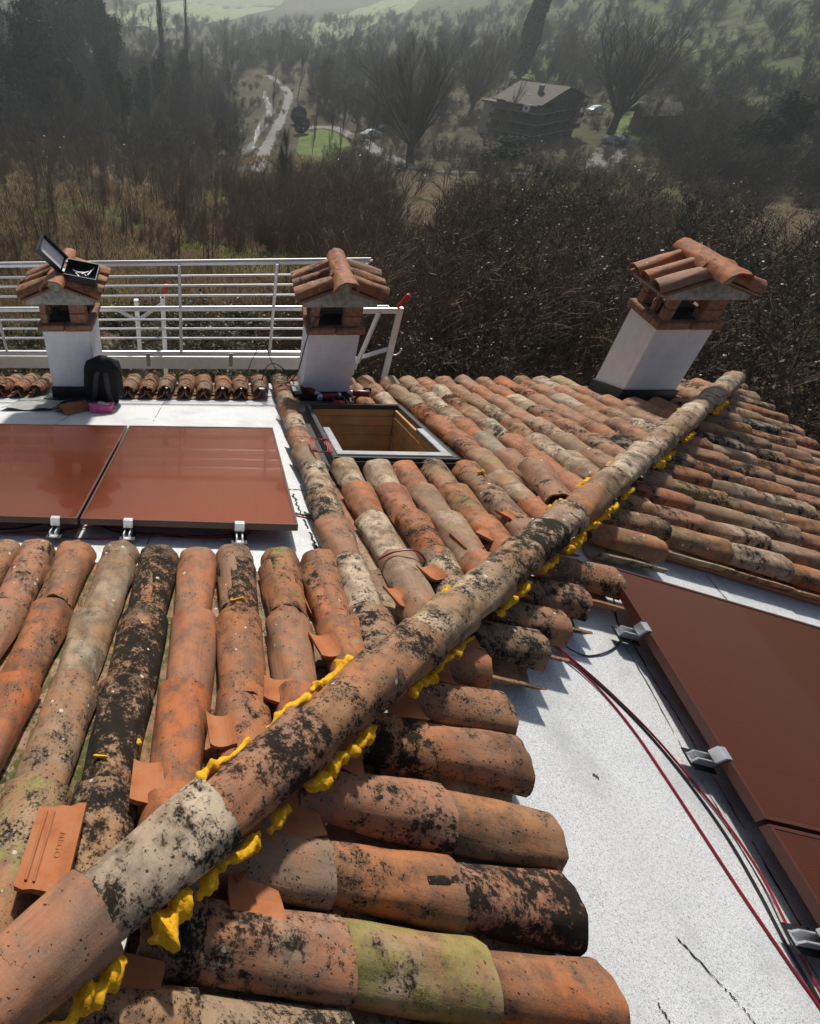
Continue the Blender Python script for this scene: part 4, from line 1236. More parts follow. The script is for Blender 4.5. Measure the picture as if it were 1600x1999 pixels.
def segs_geo(segs, sides=3):
    P0 = np.array([s[0] for s in segs]); P1 = np.array([s[1] for s in segs])
    r0 = np.array([s[2] for s in segs]); r1 = np.array([s[3] for s in segs])
    t = P1 - P0; t /= np.linalg.norm(t, axis=1, keepdims=True) + 1e-9
    a = np.where(np.abs(t[:, 2:3]) < .9, np.array([[0, 0, 1.]]), np.array([[1., 0, 0]]))
    u = np.cross(t, a); u /= np.linalg.norm(u, axis=1, keepdims=True); w = np.cross(t, u)
    V = []
    for P, r in ((P0, r0), (P1, r1)):
        for k in range(sides):
            an = 2 * pi * k / sides
            V.append(P + (u * cos(an) + w * sin(an)) * r[:, None])
    n = len(segs)
    V = np.stack(V, 1).reshape(-1, 3)
    b = np.arange(n)[:, None] * 2 * sides
    F = np.concatenate([b + np.array([[k, (k + 1) % sides, sides + (k + 1) % sides, sides + k]]) for k in range(sides)], 0)
    return V, F

def leaf_quads(P, size, rg, flat=0.0):
    n = len(P)
    a = rg.normal(0, 1, (n, 3)); a[:, 2] *= (1 - flat)
    a /= np.linalg.norm(a, axis=1, keepdims=True)
    b = rg.normal(0, 1, (n, 3)); b -= a * (a * b).sum(1, keepdims=True); b /= np.linalg.norm(b, axis=1, keepdims=True)
    s = (size * rg.uniform(.5, 1.35, n))[:, None]
    V = np.stack([P - a * s, P + b * s * .55, P + a * s, P - b * s * .55], 1).reshape(-1, 3)
    return V, np.arange(n * 4).reshape(n, 4)

def bare_tree_meshes(name, seed, kind, bark):
    rg = np.random.default_rng(seed)
    out = []
    if kind == 'fan':        # short bole, many limbs fanning up
        out.append((np.zeros(3), np.array([.02, 0, .14]), .030, .026, 0))
        for k in range(9):
            a = k / 9 * 2 * pi + rg.uniform(-.3, .3); tl = rg.uniform(.25, .75)
            d = np.array([cos(a) * tl, sin(a) * tl, 1.0]); d /= np.linalg.norm(d)
            grow(rg, np.array([.01, 0, .10 + .03 * rg.random()]), d, .58 * rg.uniform(.85, 1.1), .011, 1, 3, out, .16, .46, 6, .50, 6, .0006, .15, .05)
    elif kind == 'upright':
        grow(rg, np.zeros(3), np.array([0.03, 0, 1.]), .80, .016, 0, 3, out, .25, .50, 6, .45, 8, .0007, .25, .05)
    elif kind == 'oak':
        grow(rg, np.zeros(3), np.array([0.05, 0, 1.]), .60, .024, 0, 3, out, .10, .75, 8, .62, 6, .0007, .3, .10)
    elif kind == 'poplar':
        p = np.zeros(3); n = 16
        for i in range(n):
            q = p + np.array([rg.normal(0, .002), rg.normal(0, .002), 1 / n])
            out.append((p, q, .012 * (1 - i / n) + .0012, .012 * (1 - (i + 1) / n) + .001, 0))
            for _ in range(7):
                if i < 1: continue
                a = rg.uniform(0, 6.28); f = i / n
                d = np.array([cos(a) * .22, sin(a) * .22, 1.]); d /= np.linalg.norm(d)
                grow(rg, p + (q - p) * rg.random(), d, .20 * (1 - .6 * f) * rg.uniform(.7, 1.3), .004, 2, 3, out, .3, .28, 5, .5, 3, .0014, .2, .05)
            p = q
    elif kind == 'sapling':
        for k in range(3):
            a = rg.uniform(0, 6.28); d = np.array([cos(a) * .12, sin(a) * .12, 1.])
            grow(rg, np.array([rg.normal(0, .03), rg.normal(0, .03), 0]), d / np.linalg.norm(d), .80 * rg.uniform(.6, 1.1), .0065, 1, 2, out, .22, .40, 4, .40, 6, .0018, .3, .05)
    tr = [s for s in out if s[4] == 0 or (s[4] == 1 and kind in ('fan',))] or out[:6]
    ids = set(id(s) for s in tr)
    cr = [s for s in out if id(s) not in ids]
    V1, F1 = segs_geo(tr, 6); V2, F2 = segs_geo(cr, 3)
    return mesh_np(name + '_trunk', V1, F1, bark, True), mesh_np(name + '_crown', V2, F2, bark)

def place_tree(name, label, cat, meshes, p, h, wide=1.0, rot=None, group=None, lean=0.0, parts=True):
    rot = random.uniform(0, 6.28) if rot is None else rot
    Mx = Matrix.Translation(p) @ Matrix.Rotation(lean, 4, 'Y') @ Matrix.Rotation(rot, 4, 'Z') @ Matrix.Diagonal((h * wide, h * wide, h, 1))
    r = empty(name, p, label, cat, group)
    r.matrix_basis = Mx
    for nm, me in zip(('trunk', 'crown'), meshes):
        o = bpy.data.objects.new(nm, me); COL.objects.link(o); o.parent = r
    return r

FAN = [bare_tree_meshes('fan', 1, 'fan', M['bark']), bare_tree_meshes('fan', 2, 'fan', M['bark_pale'])]
OAK = [bare_tree_meshes('oak', 3 + k, 'oak', M['bark'] if k % 2 else M['bark_brown']) for k in range(3)]
UPR = [bare_tree_meshes('upright', 11 + k, 'upright', (M['bark'], M['bark_pale'], M['bark_brown'])[k]) for k in range(3)]
POP = [bare_tree_meshes('poplar', 21 + k, 'poplar', M['bark']) for k in range(2)]

def ground_pt(az, d):
    x = C2[0] + d * sin(rad(az)); y = C2[1] + d * cos(rad(az))
    return Vector((x, y, gz(x, y) - .1))

# the named trees of the valley
def px_tree(name, label, cat, meshes, px, py, h, wide=1.0, **k):
    p = at(px, py); p.z -= .1
    return place_tree(name, label, cat, meshes, p, h, wide, **k)
px_tree('poplar', 'tallest bare poplar, left one of the close pair above the valley', 'tree', POP[0], 318, 178, 21, .8, group='bare poplars')
px_tree('poplar', 'thin bare poplar just right of the tallest poplar', 'tree', POP[1], 364, 172, 18, .6, group='bare poplars')
px_tree('poplar', 'bare poplar furthest left, before the dark wood', 'tree', POP[0], 206, 120, 20, 1.0, group='bare poplars')
px_tree('bare_tree', 'large bare tree fanning out right of the brown house', 'tree', FAN[0], 1190, 262, 17, 1.25)
px_tree('bare_tree', 'bare tree fanning out left of the brown house', 'tree', FAN[1], 915, 228, 13, 1.1)
px_tree('bare_tree', 'wide bare tree between the driveway and the brown house', 'tree', FAN[0], 800, 318, 16, 1.15)
px_tree('bare_tree', 'pale bare tree with a leaning trunk above the driveway', 'tree', OAK[2], 735, 250, 12, 1.0, lean=.1)
px_tree('bare_tree', 'tall slim bare tree beside the lane bend', 'tree', UPR[1], 580, 200, 9, .7)
px_tree('bare_tree', 'dark slim tree between stream and lane', 'tree', UPR[0], 530, 240, 7, .6)
px_tree('bare_tree', 'dark ivy stemmed tree at the foot of the lane', 'tree', OAK[1], 548, 388, 6.5, .4)
for k, (x, y, h) in enumerate([(606, 330, 7), (660, 335, 8), (683, 332, 6), (715, 330, 7), (640, 325, 6)]):
    px_tree('slim_tree', 'slim bare trunk before the lawn, ' + ['leftmost', 'tall and ivy dark in the middle', 'fourth', 'rightmost', 'second'][k] + ' of the row', 'tree', UPR[k % 3], x, y, h, .35, group='slim trees before the lawn')

px_tree('bare_tree', 'thin bare tree before the left facade of the brown house', 'tree', UPR[2], 962, 296, 8, .8)
px_tree('bare_tree', 'thin bare tree before the right facade of the brown house', 'tree', UPR[0], 1088, 300, 7, .9)
px_tree('bare_tree', 'thin bare tree before the small red shed', 'tree', UPR[1], 1245, 285, 7, 1.0)
# cypress
rg = np.random.default_rng(5)
n = 16000
f = rg.random(n) ** .9
prof = np.sin(np.clip(f, 0, 1) ** .55 * pi) ** .6
a = rg.uniform(0, 6.28, n); rr_ = prof * (.055 + .01 * np.sin(a * 3 + f * 20)) * np.sqrt(rg.uniform(.35, 1, n))
PP = np.stack([rr_ * np.cos(a), rr_ * np.sin(a), .03 + .97 * f], 1)
Vc, Fc = leaf_quads(PP, .02, rg)
Vt, Ft = segs_geo([(np.zeros(3), np.array([0, 0, .9]), .012, .002, 0)], 6)
px_tree('cypress', 'dark columnar cypress behind the brown house', 'tree', (mesh_np('cypress_trunk', Vt, Ft, M['bark']), mesh_np('cypress_crown', Vc, Fc, M['ever'])), 1012, 154, 23, 1.25)

# evergreen broad trees: clumps of leaves round limbs
def leafy_meshes(seed, mat, n=9000, size=.02):
    rg = np.random.default_rng(seed)
    out = []
    grow(rg, np.zeros(3), np.array([0.03, 0, 1.]), .62, .03, 0, 2, out, .12, .75, 6, .5, 5, .002, .2, .08)
    tips = np.array([s[1] for s in out if s[4] >= 1])
    c = tips[rg.integers(0, len(tips), n)] + rg.normal(0, .035, (n, 3))
    c[:, 2] = np.maximum(c[:, 2], .04)
    Vl, Fl = leaf_quads(c, size, rg)
    Vt, Ft = segs_geo(out, 4)
    return mesh_np('leafy_trunk', Vt, Ft, M['bark']), mesh_np('leafy_crown', Vl, Fl, mat)
EVG = [leafy_meshes(31, M['ivy'], 7000, .022), leafy_meshes(32, M['ivy'], 8000, .02), leafy_meshes(33, M['ever'], 9000, .018)]
px_tree('evergreen_tree', 'dense evergreen tree rising from the thicket at right', 'tree', EVG[2], 1445, 335, 9, 1.2)
px_tree('evergreen_tree', 'broad evergreen bush spreading below the brown house', 'tree', EVG[2], 960, 330, 4, 2.4)
px_tree('evergreen_tree', 'dark conifer shaped bush amid the trees left of the stream', 'tree', EVG[0], 425, 300, 5, .8)
for k in range(28):
    az = -30 + 21 * random.random(); d = random.uniform(92, 165)
    place_tree('wood_tree', ('dark ivy grown tree at the ' + ('left picture edge' if az < -20 else 'middle of the wood' if az < -14 else 'right border of the wood') + (', front row' if d < 125 else ', further up the hill' if d < 150 else ', back of the wood')), 'tree', EVG[k % 2], ground_pt(az, d), random.uniform(11, 19), random.uniform(.6, .95), group='trees of the dark wood on the left')
for k in range(4):
    place_tree('wood_tree', ['dark evergreen just left of the poplars foot', 'dark evergreen below the pair of poplars', 'dark evergreen right of the poplars', 'dark evergreen nearest the stream bend'][k], 'tree', EVG[k % 2], ground_pt(-8.5 + k * 1.6, 112 + 12 * k), random.uniform(8, 11), .7, group='trees of the dark wood on the left')

# bare trees of the valley
def near_path(x, y, w):
    for P in (lane, strm, drv):
        for q in P:
            if (q.x - x) ** 2 + (q.y - y) ** 2 < w * w: return True
    return False
n = 0
while n < 150:
    az = random.uniform(-28, 44) if n % 3 else random.uniform(-28, 1); d = 95 * (300 / 95) ** random.random()
    p = ground_pt(az, d)
    if near_path(p.x, p.y, 7): continue
    if 17 < az < 31 and d < 150: continue
    if 5 < az < 17 and d < 118: continue
    # keep the view onto lane and stream open
    if 0.5 < az < 6.5 and 75 < d < 185 and random.random() < .8: continue
    ms = random.choice(UPR + OAK)
    vl = ('slim upright bare tree ' if ms in UPR else 'spreading bare tree ') + ('left of the stream' if az < 2 else 'beyond the lane bend' if az < 8 else 'behind the driveway' if az < 17 else 'behind the brown house' if az < 31 else 'at the foot of the right hill') + (', close to the slope' if d < 140 else ' in mid distance' if d < 200 else ', far back in the haze')
    place_tree('valley_tree', vl, 'tree', ms, p, random.uniform(5, 10), random.uniform(.7, 1.1), group='bare trees of the valley')
    n += 1
for k in range(40):
    az, d = random.uniform(12, 48), random.uniform(150, 320)
    p = ground_pt(az, d)
    hl = 'bare thin tree on the hillside ' + ('above the cypress' if az < 22 else 'above the big bare tree' if az < 31 else 'above the evergreen at right' if az < 39 else 'at the right picture edge') + (', lower slope' if d < 200 else ', upper slope' if d < 260 else ', hazy top')
    place_tree('hill_tree', hl, 'tree', random.choice(UPR + OAK), p, random.uniform(5, 9), 1.1, group='bare trees on the right hillside')

# saplings on the dry slope at left
SAP = []
for k in range(5):
    a_, b_ = bare_tree_meshes('sapling', 51 + k, 'sapling', (M['bark_brown'], M['bark'], M['bark_brown'], M['bark_pale'], M['bark_brown'])[k])
    SAP.append((a_, b_))
SAPJ = []
for a_, b_ in SAP:
    bm = bmesh.new(); bm.from_mesh(a_); bm.from_mesh(b_); me = bpy.data.meshes.new('sapling'); bm.to_mesh(me); bm.free()
    me.materials.append(a_.materials[0]); SAPJ.append(me)
for k in range(130):
    az = random.uniform(-27, 0); d = 27 * (92 / 27) ** (random.random() ** .75)
    p = ground_pt(az, d); h = random.uniform(2.0, 4.2) * (1 + .006 * d)
    sl = ('tall' if h > 4 else 'low') + ' thin bare ' + ('pale ' if k % 5 == 3 else 'dark ' if k % 5 == 1 else 'brown ') + 'sapling on the dry slope' + (' at the left edge' if az < -14 else ' below the dark wood' if d > 60 else ' above the guard rail')
    o = bpy.data.objects.new('sapling', SAPJ[k % 5])
    o.matrix_basis = Matrix.Translation(p) @ Matrix.Rotation(random.uniform(0, 6.28), 4, 'Z') @ Matrix.Diagonal((h * .9, h * .9, h, 1))
    COL.objects.link(o); tag(o, sl, 'sapling', 'saplings on the left slope')

# thickets: uncountable twiggy masses
def shrub_proto(seed, n_stem, lev, rmin, spread=.55):
    rg = np.random.default_rng(seed); out = []
    for k in range(n_stem):
        a = rg.uniform(0, 6.28); t = rg.uniform(.1, .75)
        d = np.array([cos(a) * t, sin(a) * t, 1.]); d /= np.linalg.norm(d)
        grow(rg, np.array([rg.normal(0, .08), rg.normal(0, .08), 0]), d, .75 * rg.uniform(.6, 1.1), .009, 0, lev, out, .08, spread, 4, .55, 5, rmin, .15, .12)
    V, F = segs_geo(out, 3)
    tips = np.array([(s[0] + s[1]) / 2 for s in out if s[4] >= 1])
    return V, F, tips
def scatter_nodes(coll):
    """node group: one copy of a twig clump of `coll` on every point"""
    ng = bpy.data.node_groups.new('scatter_clumps', 'GeometryNodeTree')
    ng.interface.new_socket('Geometry', in_out='INPUT', socket_type='NodeSocketGeometry')
    ng.interface.new_socket('Geometry', in_out='OUTPUT', socket_type='NodeSocketGeometry')
    N, Lk = ng.nodes, ng.links
    gi, go = N.new('NodeGroupInput'), N.new('NodeGroupOutput')
    ip = N.new('GeometryNodeInstanceOnPoints'); ci = N.new('GeometryNodeCollectionInfo')
    ci.inputs['Collection'].default_value = coll
    ci.inputs['Separate Children'].default_value = True; ci.inputs['Reset Children'].default_value = True
    def attr(nm, ty):
        n = N.new('GeometryNodeInputNamedAttribute'); n.data_type = ty; n.inputs['Name'].default_value = nm
        return n.outputs['Attribute']
    Lk.new(gi.outputs[0], ip.inputs['Points']); Lk.new(ci.outputs[0], ip.inputs['Instance'])
    ip.inputs['Pick Instance'].default_value = True
    Lk.new(attr('pick', 'INT'), ip.inputs['Instance Index'])
    Lk.new(attr('turn', 'FLOAT_VECTOR'), ip.inputs['Rotation']); Lk.new(attr('size', 'FLOAT_VECTOR'), ip.inputs['Scale'])
    Lk.new(ip.outputs[0], go.inputs[0])
    return ng
def mass(name, label, spots, protos, bark, leafmat=None, nleaf=0, lsize=.04, cat='thicket', wide=1.0):
    hm = sum(h for p, h in spots) / len(spots)
    coll = bpy.data.collections.new(name + '_clumps')
    for V, F, tips in protos:
        nf = len(F)
        if nleaf:
            q = tips[RNG.integers(0, len(tips), nleaf)] + RNG.normal(0, .06 / hm, (nleaf, 3))
            Vl, Fl = leaf_quads(q, lsize / hm, RNG)
            F2 = np.concatenate([F, Fl + len(V)]); V2 = np.concatenate([V, Vl])
        else: F2, V2 = F, V
        me = mesh_np(name + '_clump', V2, F2, bark)
        if nleaf:
            me.materials.append(leafmat)
            me.polygons.foreach_set('material_index', np.concatenate([np.zeros(nf, np.int32), np.ones(nleaf, np.int32)]))
        coll.objects.link(bpy.data.objects.new(name + '_clump', me))
    n = len(spots)
    me = bpy.data.meshes.new(name); me.vertices.add(n)
    me.vertices.foreach_set('co', np.array([p for p, h in spots], np.float32).ravel())
    hs = np.array([h for p, h in spots], np.float32)
    me.attributes.new('pick', 'INT', 'POINT').data.foreach_set('value', RNG.integers(0, len(protos), n).astype(np.int32))
    tn = np.zeros((n, 3), np.float32); tn[:, 2] = RNG.uniform(0, 6.28, n)
    me.attributes.new('turn', 'FLOAT_VECTOR', 'POINT').data.foreach_set('vector', tn.ravel())
    me.attributes.new('size', 'FLOAT_VECTOR', 'POINT').data.foreach_set('vector', np.stack([hs * wide, hs * wide, hs], 1).ravel())
    o = link(bpy.data.objects.new(name, me))
    o.modifiers.new('scatter', 'NODES').node_group = scatter_nodes(coll)
    return tag(o, label, cat, kind='stuff')
PR1 = [shrub_proto(60 + k, 5, 2, .0018) for k in range(4)]
PR2 = [shrub_proto(70 + k, 6, 2, .0019, .45) for k in range(4)]
PR3 = [shrub_proto(90 + k, 8, 2, .0028, .5) for k in range(4)]
def spots(n, a0, a1, d0, d1, h0, h1, rej=None):
    out = []
    while len(out) < n:
        az = random.uniform(a0, a1); d = d0 * (d1 / d0) ** random.random()
        p = ground_pt(az, d)
        if p.y < EAVE + 1.2 and p.x < EAVE + 1.5: continue
        if rej and rej(az, d, p): continue
        out.append((tuple(p), random.uniform(h0, h1)))
    return out
mass('thicket', 'dense dark thicket with withered leaves behind the right chimney', spots(270, 20, 62, 12, 46, 1.6, 4.8), PR1, M['bark_thicket'], M['brown_leaf'], 1000, .028)
mass('bare_thicket', 'tangle of bare brown stems behind the middle chimney', spots(210, 8.5, 32, 12.5, 42, 1.4, 4.4, lambda az, d, p: d < 14 and az < 18), PR2, M['bark_brown'], M['pale_leaf'], 80, .020)
mass('green_undergrowth', 'low green undergrowth along the foot of the thicket', spots(170, 9, 60, 10.5, 24, .5, 1.6), PR1, M['bark_thicket'], M['olive_leaf'], 330, .03, 'undergrowth', 1.3)
mass('evergreen_scrub', 'dark green ivy scrub among the thicket at right', spots(120, 20, 55, 15, 46, 1.8, 4.4), PR1, M['bark'], M['ever'], 800, .035)
mass('bramble', 'low olive brambles behind the guard rail', spots(380, -34, 14, 10.5, 21, .45, 1.1), PR1, M['bark_brown'], M['olive_leaf'], 330, .04, 'brambles', 1.5)
mass('brushwood', 'bare brown brushwood in front of the stream', spots(150, -6, 13, 34, 80, 1.8, 3.6, lambda az, d, p: (az < 0 and (d < 48 or random.random() < .5)) or near_path(p.x, p.y, 5) or (1 < az < 4.5 and d > 62)), PR2, M['bark_brown'], None, 0, .05, 'brushwood')
mass('slope_scrub', 'sparse dry scrub on the left slope', spots(45, -30, -3, 26, 95, .6, 1.5), PR2, M['bark_brown'], None, 0, .05, 'scrub', 1.2)
mass('crest_scrub', 'bare scrub where the dry slope falls away to the wood', spots(150, -32, 1, 64, 112, 1.6, 4.2), PR2, M['bark_brown'], M['brown_leaf'], 60, .06, 'scrub', 1.1)
mass('slope_brush', 'scattered brown brush on the dry slope above the railing', spots(60, -26, 0, 30, 62, .9, 2.1), PR2, M['bark_brown'], None, 0, .05, 'brush', 1.1)
mass('valley_scrub', 'hazy bare scrub filling the valley floor', spots(2600, -28, 50, 88, 420, 2.2, 5.5, lambda az, d, p: near_path(p.x, p.y, 5) or (17 < az < 31 and d < 155) or (0.5 < az < 6.5 and d < 180) or (5 < az < 17 and d < 112)), PR3, M['bark'], None, 0, .05, 'scrub', 1.1)
mass('riverside_scrub', 'bare scrub around the lawn and drive', spots(110, 7, 46, 58, 98, 1.5, 3.4, lambda az, d, p: near_path(p.x, p.y, 4)), PR2, M['bark'], M['brown_leaf'], 60, .07, 'scrub')

hc = at(1032, 282)
mass('valley_undergrowth', 'low brown undergrowth around lane, lawn and brown house', spots(1300, -8, 46, 82, 230, .7, 2.2, lambda az, d, p: near_path(p.x, p.y, 3.2) or (p.x - hc.x - 2) ** 2 + (p.y - hc.y - 5) ** 2 < 95 or (4.5 < az < 9.5 and d < 122)), PR3, M['bark_brown'], M['brown_leaf'], 40, .05, 'undergrowth', 1.3)
# grass on the near slopes
def grass(name, label, n, a0, a1, d0, d1, h, mat, rej=None):
    az = RNG.uniform(a0, a1, n); d = d0 * (d1 / d0) ** RNG.random(n)
    x = C2[0] + d * np.sin(np.radians(az)); y = C2[1] + d * np.cos(np.radians(az))
    keep = ~((y < EAVE + .4) & (x < EAVE + .4))
    if rej is not None: keep &= ~rej(x, y)
    x, y, d = x[keep], y[keep], d[keep]; n = len(x)
    z = G(x, y) - .03
    th = RNG.uniform(0, 6.28, n); hh = h * RNG.uniform(.4, 1.3, n); w = .012 + .0011 * d
    lx, ly = RNG.normal(0, .35, n) * hh, RNG.normal(0, .35, n) * hh
    V = np.stack([np.stack([x - np.cos(th) * w, y - np.sin(th) * w, z], 1), np.stack([x + np.cos(th) * w, y + np.sin(th) * w, z], 1), np.stack([x + lx, y + ly, z + hh], 1)], 1).reshape(-1, 3)
    o = link(bpy.data.objects.new(name, mesh_np(name, V, np.arange(n * 3).reshape(n, 3), mat)))
    return tag(o, label, 'grass', kind='stuff')
grass('dry_grass', 'dry brown grass on the left slope', 90000, -36, 8, 20, 95, .45, M['dry_grass'], lambda x, y: hash_noise(x, y, 7, 4) > .35)
grass('green_grass', 'green grass tufts on the near slope', 50000, -40, 24, 9, 60, .32, M['green_grass'], lambda x, y: hash_noise(x, y, 7, 4) < .2)

# ------------------------------------------------------------------ brown house in the valley
def far_house():
    p0 = at(1032, 282)
    az = math.atan2(p0.x - C2[0], p0.y - C2[1])
    r2 = Vector((cos(az), -sin(az), 0)); aw = Vector((sin(az), cos(az), 0))
    dl = (-r2 * cos(rad(36)) + aw * sin(rad(36))); dr = (r2 * cos(rad(54)) + aw * sin(rad(54)))
    Ll, Lr, Hh = 11.5, 13.5, 7.4
    K = .66
    root = empty('brown_house', p0, 'brown boarded house with balconies and gabled roof in the valley', 'house')
    P = lambda a, b, z: p0 + (dl * a + dr * b + Vector((0, 0, z))) * K
    q = MB(); q.prism([(0, 0), (Ll, 0), (Ll, Lr), (0, Lr)], -1.0, Hh, P)
    q.add([P(0, 0, Hh), P(0, Lr, Hh), P(0, Lr / 2, Hh + 2.3)], [(0, 1, 2)])
    q.add([P(Ll, 0, Hh), P(Ll, Lr / 2, Hh + 2.3), P(Ll, Lr, Hh)], [(0, 1, 2)])
    q.build('wall', M['farwall'], root)
    sl_ = 2.3 / (Lr / 2)
    q = MB()
    for s in (0, 1):
        b0 = -.8 if s == 0 else Lr + .8
        z0 = Hh - .8 * sl_
        q.hexa([P(-.7, b0, z0 + .02), P(Ll + .7, b0, z0 + .02), P(Ll + .7, Lr / 2, Hh + 2.32), P(-.7, Lr / 2, Hh + 2.32), P(-.7, b0, z0 + .2), P(Ll + .7, b0, z0 + .2), P(Ll + .7, Lr / 2, Hh + 2.5), P(-.7, Lr / 2, Hh + 2.5)])
    roof = q.build('roof', M['farroof'], root)
    q = MB(); q.prism([(3.5, 3.2), (4.3, 3.2), (4.3, 4.0), (3.5, 4.0)], Hh + .8, Hh + 2.7, P); q.build('chimney_stack', M['slab'], roof)
    q = MB(); q.prism([(.3, -.95), (8.3, -.95), (8.3, -.78), (.3, -.78)], Hh - .35, Hh - .13, P); q.build('gutter', M['plaster'], roof)
    q = MB(); q.prism([(5.2, 2.0), (6.0, 2.0), (6.0, 2.5), (5.2, 2.5)], Hh + .66, Hh + 1.0, P); q.build('roof_window', M['carpaint'], roof)  # skylight glint painted in: pale paint instead of glass
    for k, z in enumerate((1.7, 3.7, 5.7)):
        q = MB(); q.prism([(-1.3, -1.3), (Ll, -1.3), (Ll, -.003), (-1.3, -.003)], z, z + .16, P)
        q.prism([(-1.3, .0), (-.003, .0), (-.003, Lr), (-1.3, Lr)], z, z + .16, P)
        q.build('balcony_slab', M['slab'], root)
        q = MB(); q.prism([(-1.28, -1.28), (Ll - .1, -1.28), (Ll - .1, -1.22), (-1.28, -1.22)], z + .16, z + 1.05, P)
        q.prism([(-1.28, -1.21), (-1.22, -1.21), (-1.22, Lr - .1), (-1.28, Lr - .1)], z + .16, z + 1.05, P)
        q.build('balcony_parapet', M['farwall'], root)
        for a in (2.0, 5.2, 8.4):
            q = MB(); q.prism([(a, -.03), (a + 1.3, -.03), (a + 1.3, .02), (a, .02)], z + .2, z + 1.8, P); w_ = q.build('window', M['glass'], root)
        for b in (2.2, 6.0, 9.6):
            q = MB(); q.prism([(-.03, b), (.02, b), (.02, b + 1.5), (-.03, b + 1.5)], z + .2, z + 1.8, P); q.build('window', M['glass'], root)
    q = MB(); q.prism([(1.6, -1.36), (3.2, -1.36), (3.2, -1.30), (1.6, -1.30)], 5.95, 7.2, P); sg = q.build('white_panel', M['plaster'], root)
    q = MB(); q.prism([(2.05, -1.38), (2.75, -1.38), (2.4, -1.365), (2.1, -1.365)], 6.3, 6.8, P); q.build('panel_mark', M['tyre'], sg)
    # ochre wing at the left end
    q = MB(); q.prism([(Ll + .01, 1.0), (Ll + 4, 1.0), (Ll + 4, 8), (Ll + .01, 8)], -1, 6.2, P); q.build('side_wing', M['wall'], root)
    q = MB(); q.prism([(Ll + .02, .6), (Ll + 4.5, .6), (Ll + 4.5, 8.4), (Ll + .02, 8.4)], 6.21, 6.5, P); q.build('wing_roof', M['farroof'], root)
far_house()
# small red shed right of the big tree
p0 = at(1262, 258)
sh = empty('shed', p0, 'small red brown shed right of the big bare tree', 'shed')
q = MB(); q.box((p0.x, p0.y, p0.z + 1.2), (4, 3.4, 2.6)); M['shed'] = mat_plain('red_boarding', (.13, .055, .035), .85, 0, .3, 3); q.build('wall', M['shed'], sh)
q = MB()
for s in (-1, 1):
    q.hexa([Vector((p0.x + a, p0.y + b, p0.z + z)) for a, b, z in [(-2.9, s * 2.4, 2.3), (2.9, s * 2.4, 2.3), (2.9, 0, 3.6), (-2.9, 0, 3.6), (-2.9, s * 2.4, 2.42), (2.9, s * 2.4, 2.42), (2.9, 0, 3.72), (-2.9, 0, 3.72)]])
q.build('roof', M['farroof'], sh)
# clipped round bushes by the lawn
def round_bush(label, px, py, h):
    p = at(px, py); rg = np.random.default_rng(int(px))
    v = rg.normal(0, 1, (2600, 3)); v /= np.linalg.norm(v, axis=1, keepdims=True)
    v *= rg.uniform(.85, 1.0, (2600, 1)); PP = v * np.array([h * .5, h * .5, h * .46]) + np.array([0, 0, h * .5])
    Vl, Fl = leaf_quads(PP, h * .045, rg)
    r = empty('clipped_bush', p, label, 'bush', 'clipped bushes by the lawn')
    o = bpy.data.objects.new('crown', mesh_np('bush_crown', Vl, Fl, M['ever'])); o.location = p; link(o, r)
    o = bpy.data.objects.new('trunk', mesh_np('bush_trunk', *segs_geo([(np.zeros(3), np.array([0, 0, h * .6]), .09, .05, 0)], 6), M['bark'])); o.location = p; link(o, r)
round_bush('clipped round bush nearest the lawn corner', 587, 262, 2.5)
round_bush('clipped round bush just above the other one', 581, 243, 2.7)

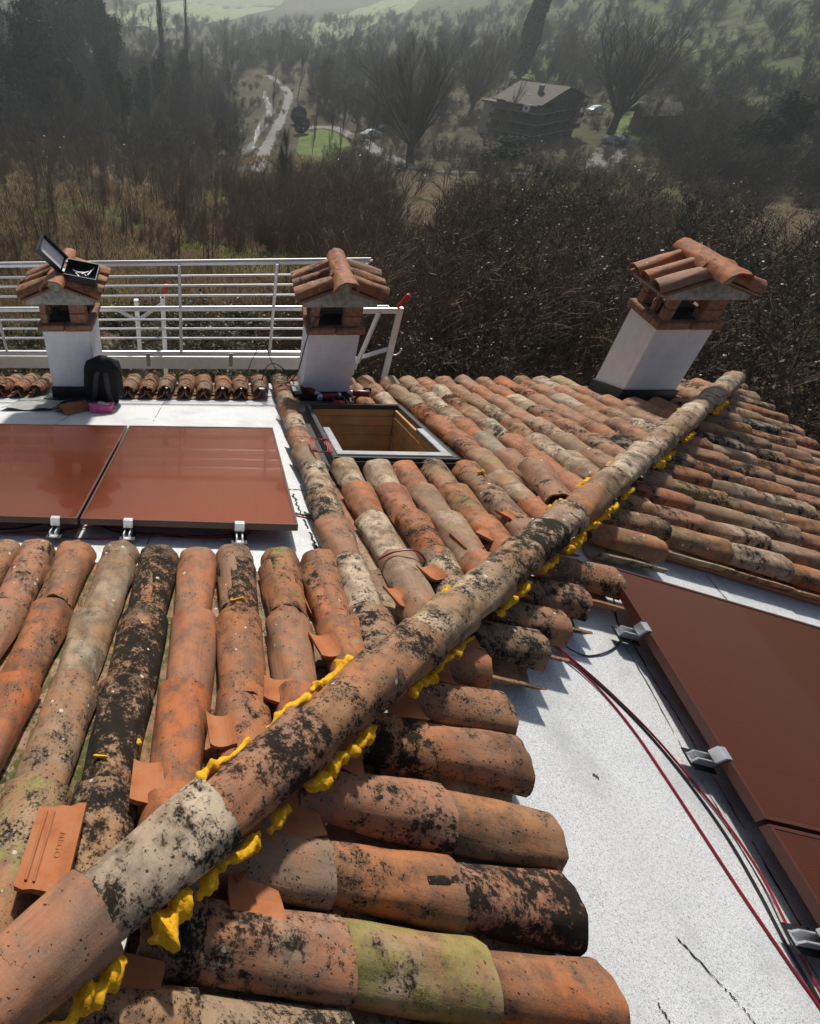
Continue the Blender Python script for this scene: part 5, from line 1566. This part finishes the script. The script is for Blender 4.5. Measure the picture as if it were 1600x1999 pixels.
# parked cars
def car(label, px, py, yaw):
    p = at(px, py)
    M0 = Matrix.Translation(p + Vector((0, 0, .08))) @ Matrix.Rotation(yaw, 4, 'Z') @ Matrix.Scale(.75, 4)
    r = empty('parked_car', p, label, 'car', 'cars parked in the valley'); r.matrix_basis = M0
    prof = [(-2.1, .35), (-2.05, .75), (-1.9, .95), (-1.3, 1.0), (-.75, 1.42), (.6, 1.45), (1.2, 1.02), (1.95, .9), (2.1, .7), (2.1, .32)]
    def pr(prof, w, nm, mat, w2=None):
        n = len(prof); w2 = w2 or w
        vs = [(x, -(w2 if z > 1.05 else w), z) for x, z in prof] + [(x, (w2 if z > 1.05 else w), z) for x, z in prof]
        MB().add(vs, [tuple(range(n)), tuple(range(2 * n - 1, n - 1, -1))] + [(i, n + i, n + (i + 1) % n, (i + 1) % n) for i in range(n)]).build(nm, M[mat], r, M=M0, bevel=.03)
    pr(prof, .86, 'body', 'carpaint', .70)
    pr([(-1.12, 1.02), (-.72, 1.36), (.55, 1.39), (.98, 1.05)], .80, 'side_glass', 'glass', .74)
    MB().add([(1.17, -.62, 1.07), (1.17, .62, 1.07), (.64, .6, 1.44), (.64, -.6, 1.44)], [(0, 1, 2, 3)]).build('windscreen', M['glass'], r, M=M0)
    for x in (-1.3, 1.3):
        for s in (-1, 1):
            w_ = MB().tube([(x, s * .70, .31), (x, s * .89, .31)], .31, 16).build('wheel', M['tyre'], r, M=M0, smooth=True)
            MB().tube([(x, s * .885, .31), (x, s * .90, .31)], .19, 12).build('rim', M['steel'], w_, M=M0)
    for s in (-1, 1):
        MB().box((0, 0, 0), (.05, .3, .14)).build('headlight', M['steel'], r, M=M0 @ Matrix.Translation((2.09, s * .6, .68)))
car('white car parked below the big bare tree', 1196, 282, 2.2)
car('white car parked between brown house and big tree', 1160, 222, .4)
car('pale car standing beside the driveway', 722, 270, .3)

# ------------------------------------------------------------------ air
q = MB(); q.box((0, 0, 26), (1920, 1920, 118))
M['haze'] = bpy.data.materials.new('valley_haze'); M['haze'].use_nodes = True
hn = M['haze'].node_tree.nodes; hn.clear()
ho = hn.new('ShaderNodeOutputMaterial'); hv = hn.new('ShaderNodeVolumePrincipled')
hv.inputs['Color'].default_value = (.84, .95, .98, 1); hv.inputs['Density'].default_value = .00062; hv.inputs['Anisotropy'].default_value = .5
M['haze'].node_tree.links.new(hv.outputs[0], ho.inputs['Volume'])
tag(q.build('haze', M['haze']), kind='stuff')
